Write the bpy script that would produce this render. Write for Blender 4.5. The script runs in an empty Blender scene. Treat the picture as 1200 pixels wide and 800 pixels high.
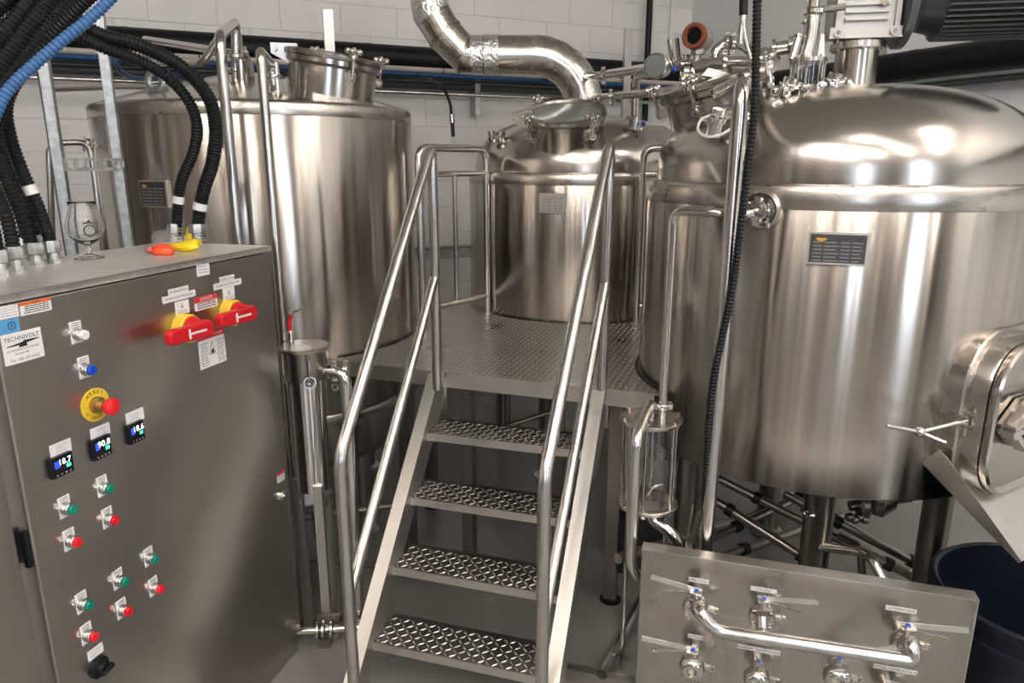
import bpy, math, random
from mathutils import Vector as V, Matrix
random.seed(7)
S = bpy.context.scene
# ---------------------------------------------------------------- camera, world, exposure
EYE = 1.77
FOC = 835.0                      # focal length in pixels of a 1200 px wide frame
TILT = math.radians(14.15)
cam = bpy.data.cameras.new('camera'); cam.sensor_width = 36; cam.lens = FOC/1200*36
co = bpy.data.objects.new('camera', cam); S.collection.objects.link(co)
co.location = (0, 0, EYE); co.rotation_euler = (math.pi/2-TILT, 0, 0); S.camera = co
cam.clip_start = .05
w = bpy.data.worlds.new('world'); S.world = w; w.use_nodes = True
w.node_tree.nodes['Background'].inputs[0].default_value = (.85, .9, 1, 1)
w.node_tree.nodes['Background'].inputs[1].default_value = .6
S.view_settings.view_transform = 'Standard'; S.view_settings.look = 'None'
S.view_settings.gamma = 1; S.view_settings.exposure = 1.42
LAMP = 26.0                      # emission of the ceiling tubes
LAMPS = [(p, q) for q in (-.7, -2.7, -4.6) for p in (-3.4, -1.2, .9, 3.0)]
CEIL = 4.6

cT, sT = math.cos(TILT), math.sin(TILT)
def ray(px, py):
    a = (px-600)/FOC; b = (400-py)/FOC
    return V((a, cT+b*sT, -sT+b*cT))
def at(px, py, Y):               # point seen at (px,py) standing Y metres in front of the camera
    r = ray(px, py); k = Y/r.y
    return V((r.x*k, Y, EYE+r.z*k))
def on(px, py, z):               # point seen at (px,py) lying at height z
    r = ray(px, py); k = (z-EYE)/r.z
    return V((r.x*k, r.y*k, z))

# ---------------------------------------------------------------- materials
MATS = {}
def mat(name, col, metal=0, rough=.5, aniso=0, noise=None, bump=0, bscale=(1, 1, 1), emit=0, trans=0, ior=1.45, spec=.5, alpha=1, cvar=None, bdetail=2):
    """noise=(scale xyz, rough variation, colour variation)"""
    m = bpy.data.materials.new(name); m.use_nodes = True; nt = m.node_tree; b = nt.nodes['Principled BSDF']
    b.inputs['Base Color'].default_value = (*col, 1); b.inputs['Metallic'].default_value = metal
    b.inputs['Roughness'].default_value = rough; b.inputs['IOR'].default_value = ior
    b.inputs['Specular IOR Level'].default_value = spec
    b.inputs['Transmission Weight'].default_value = trans; b.inputs['Alpha'].default_value = alpha
    if emit:
        b.inputs['Emission Color'].default_value = (*col, 1); b.inputs['Emission Strength'].default_value = emit
    if aniso:
        b.inputs['Anisotropic'].default_value = aniso; b.inputs['Anisotropic Rotation'].default_value = .25
        t = nt.nodes.new('ShaderNodeTangent'); t.direction_type = 'RADIAL'; t.axis = 'Z'
        nt.links.new(t.outputs[0], b.inputs['Tangent'])
    if noise or bump:
        tc = nt.nodes.new('ShaderNodeTexCoord')
    if noise:
        mp = nt.nodes.new('ShaderNodeMapping'); mp.inputs['Scale'].default_value = noise[0]
        nz = nt.nodes.new('ShaderNodeTexNoise'); nz.inputs['Scale'].default_value = 1; nz.inputs['Detail'].default_value = 4
        nt.links.new(tc.outputs['Object'], mp.inputs[0]); nt.links.new(mp.outputs[0], nz.inputs['Vector'])
        mr = nt.nodes.new('ShaderNodeMapRange'); mr.inputs['From Min'].default_value = .3; mr.inputs['From Max'].default_value = .7
        mr.inputs['To Min'].default_value = max(.02, rough-noise[1]); mr.inputs['To Max'].default_value = rough+noise[1]
        nt.links.new(nz.outputs['Fac'], mr.inputs['Value']); nt.links.new(mr.outputs[0], b.inputs['Roughness'])
        mx = nt.nodes.new('ShaderNodeMix'); mx.data_type = 'RGBA'
        v = noise[2]; c2 = cvar or tuple(x*(1+v) for x in col)
        mx.inputs['A'].default_value = (*[x*(1-v) for x in col], 1); mx.inputs['B'].default_value = (*[min(1, x) for x in c2], 1)
        mr2 = nt.nodes.new('ShaderNodeMapRange'); mr2.inputs['From Min'].default_value = .3; mr2.inputs['From Max'].default_value = .7
        nt.links.new(nz.outputs['Fac'], mr2.inputs['Value'])
        nt.links.new(mr2.outputs[0], mx.inputs['Factor']); nt.links.new(mx.outputs['Result'], b.inputs['Base Color'])
    if bump:
        mp = nt.nodes.new('ShaderNodeMapping'); mp.inputs['Scale'].default_value = bscale
        nz = nt.nodes.new('ShaderNodeTexNoise'); nz.inputs['Scale'].default_value = 1; nz.inputs['Detail'].default_value = bdetail
        nt.links.new(tc.outputs['Object'], mp.inputs[0]); nt.links.new(mp.outputs[0], nz.inputs['Vector'])
        bp = nt.nodes.new('ShaderNodeBump'); bp.inputs['Strength'].default_value = 1; bp.inputs['Distance'].default_value = bump
        nt.links.new(nz.outputs['Fac'], bp.inputs['Height']); nt.links.new(bp.outputs[0], b.inputs['Normal'])
    MATS[name] = m; return m
m_tank = mat('brushed_tank_steel', (.47, .43, .39), 1, .21, 1, ((24, 24, .10), .05, .20), .0022, (4, 4, .15))
m_dome = mat('dome_steel', (.50, .46, .42), 1, .21, 0, ((5, 5, 5), .05, .04), .0008, (3, 3, 3))
m_weld = mat('polished_band_steel', (.50, .46, .415), 1, .27, 0, ((6, 6, 14), .04, .06))
m_chrome = mat('polished_tube_steel', (.68, .65, .62), 1, .13)
m_tube = mat('satin_tube_steel', (.62, .59, .56), 1, .22, 0, ((30, 30, 8), .05, .06))
m_satin = mat('satin_plate_steel', (.66, .63, .59), 1, .36, 0, ((14, 14, 4), .04, .05))
m_plate = mat('checker_plate_steel', (.62, .595, .56), 1, .36, 0, ((5, 5, 5), .05, .08))
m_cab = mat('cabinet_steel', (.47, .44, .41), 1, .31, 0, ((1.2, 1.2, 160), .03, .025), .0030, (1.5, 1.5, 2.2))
m_cabtop = mat('cabinet_lit_top_steel', (.86, .82, .78), .9, .45, 0, ((3, 80, 3), .06, .1))  # roof and lip paler than the face: light from above put into colour
m_panel = mat('panel_steel', (.47, .435, .395), 1, .30, 0, ((14, 14, 1.2), .06, .08), .0007, (6, 6, 2))
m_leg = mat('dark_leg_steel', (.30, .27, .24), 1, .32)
m_duct = mat('duct_steel', (.60, .56, .51), 1, .25, 0, ((14, 14, 14), .08, .12), .0012, (8, 8, 8))
m_foil = mat('foil_tape', (.88, .87, .85), 1, .3, 0, None, .012, (45, 45, 45))
m_galv = mat('galvanized_steel', (.50, .52, .52), 1, .48, 0, ((45, 45, 45), .1, .25))
m_cast = mat('cast_aluminium', (.46, .44, .41), .8, .45)
m_black = mat('black_rubber', (.008, .008, .009), 0, .42, spec=.35)
m_blackpipe = mat('black_pipe_insulation', (.008, .008, .008), 0, .45, spec=.3)
m_motor = mat('motor_grey_paint', (.035, .037, .037), .3, .4)
m_motor2 = mat('motor_cover_paint', (.10, .11, .105), .4, .38)
m_blue = mat('blue_conduit', (.05, .14, .33), 0, .3)
m_wire = mat('blue_wire', (.008, .06, .17), 0, .4)
m_bluecap = mat('blue_plastic_cap', (.02, .07, .55), 0, .35)
m_navy = mat('navy_bin_plastic', (.004, .008, .018), 0, .4)
m_white = mat('white_plastic', (.75, .74, .72), 0, .4)
m_sticker = mat('white_sticker', (.80, .78, .78), 0, .45)
m_ink = mat('black_ink', (.02, .02, .02), 0, .5)
m_greyink = mat('grey_ink', (.28, .27, .28), 0, .5)
m_orange = mat('orange_print', (.80, .14, .02), 0, .5)
m_redp = mat('red_print', (.62, .03, .04), 0, .5)
m_bluep = mat('blue_print', (.09, .33, .62), 0, .5)
m_red = mat('red_plastic', (.60, .01, .018), 0, .3)
m_redbtn = mat('red_button_plastic', (.75, .01, .02), 0, .3)
m_green = mat('green_button_plastic', (.0, .22, .14), 0, .3)
m_bluebtn = mat('blue_button_plastic', (.0, .06, .50), 0, .3)
m_yellow = mat('yellow_plastic', (.80, .55, .04), 0, .4)
m_brass = mat('brass', (.5, .38, .16), 1, .35)
m_screen = mat('dark_screen', (.004, .004, .006), 0, .12)
m_lcdw = mat('lit_digits', (.75, .9, 1), 0, .5, emit=1.2)
m_lcdg = mat('lit_green', (.05, .9, .3), 0, .5, emit=.9)
m_lcdb = mat('lit_blue', (.02, .05, .5), 0, .5, emit=.6)
m_glass = mat('clear_glass', (1, 1, 1), 0, .02, trans=1, ior=1.45)
m_lens = mat('sight_window_glass', (.20, .22, .21), 0, .06, spec=.9)
m_lever = mat('bright_lever_steel', (.84, .82, .79), 1, .38)
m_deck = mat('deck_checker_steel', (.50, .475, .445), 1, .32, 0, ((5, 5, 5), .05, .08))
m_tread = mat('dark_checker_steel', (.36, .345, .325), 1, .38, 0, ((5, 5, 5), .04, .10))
m_name = mat('engraved_plate', (.10, .095, .09), .7, .4)
m_gold = mat('gold_print', (.75, .38, .05), .3, .4)
m_rust = mat('terracotta_ring', (.22, .06, .028), 0, .45)
m_bagy = mat('yellow_bag_film', (.85, .62, .02), 0, .22)
m_bago = mat('orange_packet', (.85, .10, .03), 0, .3)
m_bagp = mat('pink_packet', (.75, .16, .15), 0, .3)
m_film = mat('clear_bag_film', (.9, .88, .85), 0, .08, alpha=.12, spec=1)
m_block = mat('painted_block', (.86, .835, .80), 0, .42, 0, ((3, 3, 3), .06, .03), .0012, (60, 60, 60))
m_mortar = mat('painted_mortar', (.76, .74, .71), 0, .6)
m_wallr = mat('white_wall_panel', (.80, .81, .80), 0, .32, 0, ((.8, .8, .8), .05, .03))
m_rear = mat('room_paint', (.17, .145, .125), 0, .6)
m_floor = mat('grey_epoxy_floor', (.24, .228, .21), 0, .22, 0, ((2.5, 2.5, 2.5), .07, .10), .0006, (14, 14, 14))
m_ceil = mat('ceiling_paint', (.62, .59, .55), 0, .8)
m_lamp = mat('lamp_diffuser', (1, .955, .90), 0, .5, emit=LAMP)
m_pane = mat('daylight_pane', (.72, .83, 1), 0, .3, emit=3.0)
m_dark = mat('dark_paint_and_bore_shade', (.05, .045, .04), 0, .4)
m_trim = mat('beige_trim_paint', (.50, .45, .39), 0, .5)

# ---------------------------------------------------------------- mesh builder
def basis(d, up=V((0, 0, 1))):
    z = V(d).normalized()
    if abs(z.dot(up)) > .98: up = V((0, 1, 0))
    x = up.cross(z).normalized(); y = z.cross(x)
    return x, y, z
def rounded(pts, rad=.04, n=5):
    pts = [V(p) for p in pts]; out = [pts[0]]
    for i in range(1, len(pts)-1):
        a, b, c = pts[i-1], pts[i], pts[i+1]
        u = (a-b); v = (c-b); r = min(rad, u.length*.49, v.length*.49)
        p, q = b+u.normalized()*r, b+v.normalized()*r
        for k in range(n+1):
            t = k/n; out.append(p*(1-t)**2+b*2*t*(1-t)+q*t*t)
    out.append(pts[-1]); return out
def spline(pts, n=8):
    pts = [V(p) for p in pts]; P = [pts[0]*2-pts[1]]+pts+[pts[-1]*2-pts[-2]]; out = []
    for i in range(1, len(P)-2):
        for k in range(n):
            t = k/n; a, b, c, d = P[i-1], P[i], P[i+1], P[i+2]
            out.append(.5*((2*b)+(c-a)*t+(2*a-5*b+4*c-d)*t*t+(3*b-a-3*c+d)*t**3))
    out.append(pts[-1]); return out
def resample(pts, step):
    out = [pts[0]]; acc = 0
    for a, b in zip(pts, pts[1:]):
        L = (b-a).length
        if L < 1e-9: continue
        t = step-acc
        while t <= L: out.append(a+(b-a)*(t/L)); t += step
        acc = L-(t-step)
    return out
class MB:
    def __init__(s): s.v = []; s.f = []
    def add(s, vs, fs):
        n = len(s.v); s.v += [V(p) for p in vs]; s.f += [tuple(i+n for i in f) for f in fs]; return s
    def boxf(s, o, X, Y, Z):        # corner o and three edge vectors
        o, X, Y, Z = V(o), V(X), V(Y), V(Z)
        if X.cross(Y).dot(Z) < 0: X, Y = Y, X
        v = [o, o+X, o+X+Y, o+Y, o+Z, o+X+Z, o+X+Y+Z, o+Y+Z]
        return s.add(v, [(0, 3, 2, 1), (4, 5, 6, 7), (0, 1, 5, 4), (1, 2, 6, 5), (2, 3, 7, 6), (3, 0, 4, 7)])
    def box(s, c, X, Y, Z):         # centre and three full-size vectors
        X, Y, Z = V(X), V(Y), V(Z); return s.boxf(V(c)-(X+Y+Z)/2, X, Y, Z)
    def lathe(s, prof, o, ax=(0, 0, 1), seg=24, closed=False, a0=0, a1=2*math.pi, ref=None):
        x, y, z = basis(ax) if ref is None else ref; o = V(o); full = abs(a1-a0-2*math.pi) < 1e-6
        n = seg if full else seg+1; vs = []; fs = []
        for r, h in prof:
            for k in range(n):
                t = a0+(a1-a0)*k/seg; vs.append(o+x*(r*math.cos(t))+y*(r*math.sin(t))+z*h)
        m = len(prof)
        for i in range(m if closed else m-1):
            j = (i+1) % m
            for k in range(seg):
                l = (k+1) % n; fs.append((i*n+k, i*n+l, j*n+l, j*n+k))
        return s.add(vs, fs)
    def disc(s, prof, o, ax=(0, 0, 1), seg=24):      # closed lathe with end caps at radius 0
        return s.lathe([(0.0001, prof[0][1])]+list(prof)+[(0.0001, prof[-1][1])], o, ax, seg)
    def cyl(s, a, b, r, seg=16, r2=None):
        a, b = V(a), V(b); L = (b-a).length
        return s.disc([(r, 0), (r if r2 is None else r2, L)], a, b-a, seg)
    def ring(s, c, ax, R, r, seg=24, m=8, h=1):      # torus
        return s.lathe([(R+r*math.cos(2*math.pi*i/m), h*r*math.sin(2*math.pi*i/m)) for i in range(m)], c, ax, seg, closed=True)
    def tube(s, pts, r, seg=12, rf=None, cap=True):
        pts = [V(p) for p in pts]; n = len(pts); vs = []; fs = []
        t = (pts[1]-pts[0]).normalized(); x = basis(t)[0]
        for i, p in enumerate(pts):
            t = ((pts[min(i+1, n-1)]-pts[i]).normalized()+(pts[i]-pts[max(i-1, 0)]).normalized()).normalized()
            x = (x-t*x.dot(t)).normalized(); y = t.cross(x); rr = rf(i) if rf else r
            for k in range(seg):
                a = 2*math.pi*k/seg; vs.append(p+x*(rr*math.cos(a))+y*(rr*math.sin(a)))
        for i in range(n-1):
            for k in range(seg):
                l = (k+1) % seg; fs.append((i*seg+k, i*seg+l, (i+1)*seg+l, (i+1)*seg+k))
        if cap: fs += [tuple(reversed(range(seg))), tuple(range((n-1)*seg, n*seg))]
        return s.add(vs, fs)
    def sph(s, c, r, seg=14, m=8, sc=(1, 1, 1)):
        vs = []; fs = []; c = V(c)
        for i in range(m+1):
            p = math.pi*i/m
            for k in range(seg):
                t = 2*math.pi*k/seg; vs.append(c+V((r*sc[0]*math.sin(p)*math.cos(t), r*sc[1]*math.sin(p)*math.sin(t), r*sc[2]*math.cos(p))))
        for i in range(m):
            for k in range(seg):
                l = (k+1) % seg; fs.append((i*seg+k, (i+1)*seg+k, (i+1)*seg+l, i*seg+l))
        return s.add(vs, fs)
    def prism(s, poly, o, X, Y, Z):  # polygon of (a,b) in the X,Y plane thrown along Z (full vector)
        o, X, Y, Z = V(o), V(X), V(Y), V(Z); n = len(poly)
        area = sum(poly[i][0]*poly[(i+1) % n][1]-poly[(i+1) % n][0]*poly[i][1] for i in range(n))
        if area*(X.cross(Y).dot(Z)) < 0: poly = poly[::-1]
        v = [o+X*a+Y*b for a, b in poly]; v += [p+Z for p in v]
        return s.add(v, [tuple(reversed(range(n))), tuple(range(n, 2*n))]+[(i, (i+1) % n, (i+1) % n+n, i+n) for i in range(n)])
    def build(s, name, m, parent=None, ang=35, bevel=0, **props):
        me = bpy.data.meshes.new(name); org = V((0, 0, 0)); p = parent
        while p is not None: org += p.location; p = p.parent
        loc = V((0, 0, 0))
        if parent is None:
            lo = [min(v[i] for v in s.v) for i in range(3)]; hi = [max(v[i] for v in s.v) for i in range(3)]
            loc = V(((lo[0]+hi[0])/2, (lo[1]+hi[1])/2, lo[2]))
        me.from_pydata([tuple(v-org-loc) for v in s.v], [], s.f); me.materials.append(m)
        me.shade_smooth(); me.set_sharp_from_angle(angle=math.radians(ang)); me.update()
        o = bpy.data.objects.new(name, me); S.collection.objects.link(o); o.location = loc
        if parent is not None: o.parent = parent
        if bevel:
            b = o.modifiers.new('bevel', 'BEVEL'); b.width = bevel; b.segments = 2; b.limit_method = 'ANGLE'
        for k, q in props.items(): o[k] = q
        return o
def thing(name, label, cat, loc, group=None):
    o = bpy.data.objects.new(name, None); S.collection.objects.link(o); o.location = V(loc); o.empty_display_size = .05
    o['label'] = label; o['category'] = cat
    if group: o['group'] = group
    return o
def text(s, o, X, Y, size, m, parent, name='lettering', depth=.0004, align='CENTER'):
    c = bpy.data.curves.new(name, 'FONT'); c.body = s; c.size = 1; c.align_x = align; c.align_y = 'CENTER'; c.resolution_u = 2
    t = bpy.data.objects.new('tmp', c); S.collection.objects.link(t)
    dg = bpy.context.evaluated_depsgraph_get(); me0 = bpy.data.meshes.new_from_object(t.evaluated_get(dg))
    vs = [v.co.copy() for v in me0.vertices]; fs = [tuple(p.vertices) for p in me0.polygons]
    bpy.data.objects.remove(t); bpy.data.meshes.remove(me0)
    mb = MB(); X = V(X).normalized(); Y = V(Y).normalized(); N = X.cross(Y)
    mb.add([V(o)+X*(v.x*size)+Y*(v.y*size)+N*depth for v in vs], fs)
    return mb.build(name, m, parent)
Z = V((0, 0, 1))
def rot2(az): a = math.radians(az); return V((math.sin(a), math.cos(a), 0))

# ================================================================ STRUCTURE
pd = V((.909, .416, 0)).normalized(); qd = V((-pd.y, pd.x, 0))      # along the block wall, and into it
def pq(p, q, z=0): return pd*p+qd*q+Z*z
QW, PW, PL, QR = 5.42, 4.20, -5.2, -5.5
def struct(mb, name, m, parent=None, **k):
    o = mb.build(name, m, parent, **k)
    if parent is None: o['kind'] = 'structure'
    return o
struct(MB().boxf(pq(PL-.2, QR-.2, -.1), pd*(PW-PL+.4), qd*(QW-QR+.4), Z*.1), 'floor', m_floor)
struct(MB().boxf(pq(PL-.2, QR-.2, CEIL), pd*(PW-PL+.4), qd*(QW-QR+.4), Z*.1), 'ceiling', m_ceil)
wl = bpy.data.objects.new('wall_left', None); S.collection.objects.link(wl); wl.location = pq(-.5, QW); wl['kind'] = 'structure'
MB().boxf(pq(PL-.2, QW+.005, 0), pd*(PW-PL+.4), qd*.2, Z*CEIL).build('mortar_backing', m_mortar, wl)
bw, bh = .406, .203
bm = MB()                       # one block face, bevelled edges, shared by all
e = .0025; g = .0018
X0, X1, Z0, Z1 = g, bw-g, g, bh-g
fr = [(X0+e, Z0+e), (X1-e, Z0+e), (X1-e, Z1-e), (X0+e, Z1-e)]; bk = [(X0, Z0), (X1, Z0), (X1, Z1), (X0, Z1)]
bm.add([V((a, -.003, b)) for a, b in fr]+[V((a, -.0005, b)) for a, b in bk]+[V((a, .02, b)) for a, b in bk],
       [(0, 1, 2, 3)]+[(4+i, 4+(i+1) % 4, (i+1) % 4, i) for i in range(4)]+[(8+i, 8+(i+1) % 4, 4+(i+1) % 4, 4+i) for i in range(4)])
bme = bpy.data.meshes.new('block'); bme.from_pydata([tuple(v) for v in bm.v], [], bm.f); bme.materials.append(m_block)
rotw = math.atan2(pd.y, pd.x)
for r in range(2, 19):
    for k in range(-8, 8):
        p0 = k*bw+.95+(bw/2 if r % 2 else 0)
        if p0+bw > PW+.01 or p0 < -2.7: continue
        b = bpy.data.objects.new('block', bme); S.collection.objects.link(b); b.parent = wl
        b.location = pq(p0, QW+.0015+random.uniform(-.0006, .0006), r*bh)-wl.location; b.rotation_euler.z = rotw
# upper and outer courses no one can count one by one
bs = MB()
for r in range(0, 22):
    for k in range(-18, 8):
        p0 = k*bw+.95+(bw/2 if r % 2 else 0)
        if p0+bw > PW+.01 or (2 <= r < 19 and p0 >= -2.7): continue
        bs.boxf(pq(p0+g, QW-.0015, r*bh+g), pd*(bw-2*g), qd*.02, Z*(bh-2*g))
bs.build('outer_blocks', m_block, wl)['kind'] = 'stuff'
wr = MB().boxf(pq(PW, QR-.2, 0), pd*.2, qd*(QW-QR+.4), Z*CEIL); struct(wr, 'wall_right', m_wallr)
struct(MB().boxf(pq(PL-.2, QR-.2, 0), pd*.2, qd*(QW-QR+.4), Z*CEIL), 'wall_far_left', m_rear)
struct(MB().boxf(pq(PL-.2, QR-.2, 0), pd*(PW-PL+.4), qd*.2, Z*CEIL), 'wall_rear', m_rear)
struct(MB().boxf(pq(PW-.012, QW-2.0, .0), pd*.012, qd*.055, Z*CEIL), 'trim_1', m_trim)
struct(MB().boxf(pq(PW-.25, QW-.03, .0), pd*.04, qd*.016, Z*CEIL), 'trim_2', m_block)
# windows behind the camera show in the steel; unseen doors added for dark bands
for i, (p, wd) in enumerate(((-3.2, 1.2), (1.2, 1.0))):
    wn = MB().boxf(pq(p, QR, 1.0), pd*wd, qd*.03, Z*2.4); o = struct(wn, 'window_%d' % (i+1), m_trim)
    MB().boxf(pq(p+.06, QR+.03, 1.06), pd*(wd-.12), qd*.004, Z*2.28).build('pane', m_pane, o)
for i, (p, wd) in enumerate(((-1.6, 1.8), (2.5, 1.3))):
    struct(MB().boxf(pq(p, QR, 0), pd*wd, qd*.05, Z*3.2), 'door_%d' % (i+1), m_dark)
struct(MB().boxf(pq(PL, -3.2, 0), pd*.05, qd*2.0, Z*3.2), 'door_3', m_dark)
# unseen pale pilasters added on the far walls to band the steel's reflections
n_ = 3
for k in range(6):
    struct(MB().boxf(pq(PL+.9+1.75*k, QR, 0), pd*.22, qd*.12, Z*CEIL), 'trim_%d' % n_, m_trim); n_ += 1
for k in range(4):
    struct(MB().boxf(pq(PL, QR+1.6+2.3*k, 0), pd*.12, qd*.25, Z*CEIL), 'trim_%d' % n_, m_trim); n_ += 1
# ceiling lamps
for i, (x, y) in enumerate(LAMPS):
    c = pd*x+qd*y; t = thing('ceiling_light', 'long white ceiling tube lamp, %s in the %s row' % (('leftmost', 'second from left', 'third from left', 'rightmost')[i % 4], ('front', 'middle', 'rear')[i//4]), 'lamp', c+Z*(CEIL-.12), 'ceiling tube lamps')
    MB().boxf(c+Z*(CEIL-.06)-pd*.045-qd*.78, pd*.09, qd*1.56, Z*.06).build('housing', m_white, t)
    MB().boxf(c+Z*(CEIL-.12)-pd*.035-qd*.75, pd*.07, qd*1.5, Z*.055).build('diffuser', m_lamp, t)
# ================================================================ VESSELS
def cylhit(c, R, px, py):
    r = ray(px, py); d = V((r.x, r.y)); n = d.normalized(); b = n.dot(V((c[0], c[1]))); q = b*b-(c[0]**2+c[1]**2-R*R)
    t = (b-math.sqrt(max(q, 0)))/d.length
    p = V((r.x*t, r.y*t, EYE+r.z*t)); return p, V((p.x-c[0], p.y-c[1], 0)).normalized()
def tank_body(c, R, z0, z1, root, seg=96):
    mb = MB(); mb.lathe([(R-.06, z0), (R-.004, z0), (R, z0+.006), (R, z1-.012), (R-.004, z1-.004), (R-.012, z1)], (c[0], c[1], 0), seg=seg)
    mb.lathe([(.0001, z0), (R-.06, z0)], (c[0], c[1], 0), seg=seg)
    return mb.build('shell', m_tank, root)
def nameplate(root, c, R, px, py, wd, ht, dark=True, logo=True):
    p, n = cylhit(c, R, px, py); X = V((-n.y, n.x, 0)); 
    fr = MB().box(p+n*.004, X*(wd+.012), Z*(ht+.012), n*.016).build('nameplate_frame', m_satin, root)
    f = MB().box(p+n*.013, X*wd, Z*ht, n*.003).build('nameplate', m_name if dark else m_satin, root)
    q = p+n*.0148; mb = MB(); rows = 6
    for i in range(rows):
        zz = ht*(.22-.13*i)
        for x0, L in ((-.44, .16), (-.24, .22+.05*(i % 2)), (.06, .16), (.26, .14+.04*((i+1) % 2))):
            mb.box(q+X*((x0+L/2)*wd)+Z*zz, X*(L*wd), Z*(ht*.035), n*.0006)
    mb.build('engraved_lines', m_greyink, f)
    for sx in (-1, 1):
        for sy in (-1, 1): MB().cyl(p+n*.012+X*(sx*(wd/2-.003))+Z*(sy*(ht/2-.003)), p+n*.0155+X*(sx*(wd/2-.003))+Z*(sy*(ht/2-.003)), .002, 8).build('rivet', m_chrome, f)
    if logo:
        mb = MB(); o = q-X*(wd*.30)+Z*(ht*.37)
        mb.prism([(wd*.10*math.cos(a), ht*.12*math.sin(a)) for a in [math.pi*i/8+math.pi for i in range(9)]], o, X, Z, n*.0008); mb.build('crest', m_gold, f)
        text('CE', q+X*(wd*.36)+Z*(ht*.32), X, Z, ht*.15, m_ink, f)
        text('MADE IN', q+X*(wd*.05)+Z*(ht*.33), X, Z, ht*.10, m_ink, f)
def wingnut(p, ax, up, parent, name='swing_bolt', r=.007, L=.07, s=1.0):
    x, y, z = basis(ax); mb = MB(); p = V(p)
    mb.cyl(p, p+z*L, r, 10); mb.disc([(.017*s, 0), (.017*s, .012), (.012*s, .02)], p+z*(L*.62), z, 14)
    mb.sph(p+z*(L*.62+.024), .013*s)
    for t in (0, 1, 2, 3):
        a = t*math.pi/2; d = x*math.cos(a)+y*math.sin(a); mb.sph(p+z*(L*.62+.027)+d*.021*s, .011*s, 10, 6)
    mb.ring(p, y, .012, .005, 12, 6)
    return mb.build(name, m_chrome, parent)
def clampring(mb, c, ax, r, wing=V((0, 0, -1))):
    """tri clamp: split ring with a hinge and a wing nut"""
    x, y, z = basis(ax); c = V(c)
    mb.disc([(r*1.32, -.009), (r*1.45, -.006), (r*1.45, .006), (r*1.32, .009)], c, ax, 24)
    wd = (V(wing)-z*V(wing).dot(z)).normalized(); sd = z.cross(wd)
    mb.box(c+wd*(r*1.5), wd*.02, sd*.022, z*.017); mb.cyl(c+wd*(r*1.5)-sd*.02, c+wd*(r*1.5)+sd*.035, .0035, 8)
    mb.box(c+wd*(r*1.5)+sd*.034, wd*.030, sd*.008, z*.008)
    mb.box(c-wd*(r*1.5), wd*.016, sd*.016, z*.017)
def pipe(name, label, cat, pts, r, clamps=(), m=None, rad=None, seg=14, group=None, parent=None, extra=None, n=6):
    """a bent tube as a thing (or part, if parent), tri clamps as parts; clamps = [(point, axis)]"""
    pts = [V(p) for p in pts]; path = rounded(pts, rad or r*2.6, n)
    if parent is None: t = thing(name, label, cat, min(pts, key=lambda p: p.z), group)
    else: t = parent
    MB().tube(path, r, seg).build('tube', m or m_chrome, t)
    for cl in clamps:
        mb = MB(); clampring(mb, cl[0], cl[1], r, cl[2] if len(cl) > 2 else V((0, 0, -1))); mb.build('clamp', m_chrome, t)
    return t

# ---- left tank
T1, R1 = (-1.186, 3.503), .703
t1 = thing('water_tank', 'wide brushed steel tank standing behind the control cabinet, at the left', 'tank', (T1[0], T1[1], 0))
tank_body(T1, R1, .66, 2.0, t1)
MB().lathe([(R1+.0012, 1.945), (R1+.0018, 1.948), (R1+.0018, 1.988), (R1-.004, 1.997), (R1-.012, 2.002)], (*T1, 0), seg=96).build('top_band', m_weld, t1)
MB().lathe([(.0001, 2.17), (.2, 2.14), (.45, 2.075), (.62, 2.026), (R1-.008, 2.0)], (*T1, 0), seg=96).build('cone_top', m_dome, t1)
MB().lathe([(R1-.012, .66), (R1-.02, .655), (R1-.02, .50), (R1-.06, .44), (.4, .36), (.0001, .33)], (*T1, 0), seg=72).build('lower_skirt', m_tank, t1)
MB().lathe([(R1+.002, .655), (R1+.004, .66), (R1+.004, .695), (R1+.001, .70)], (*T1, 0), seg=96).build('bottom_band', m_weld, t1)
for a in (35, 125, 215, 305):
    d = rot2(a); p = V((T1[0], T1[1], 0))+d*.56
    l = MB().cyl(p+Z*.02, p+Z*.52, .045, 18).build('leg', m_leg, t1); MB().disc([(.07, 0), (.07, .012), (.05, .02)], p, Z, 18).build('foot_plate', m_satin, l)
nameplate(t1, T1, R1, 182, 227, .115, .092, True)
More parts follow.
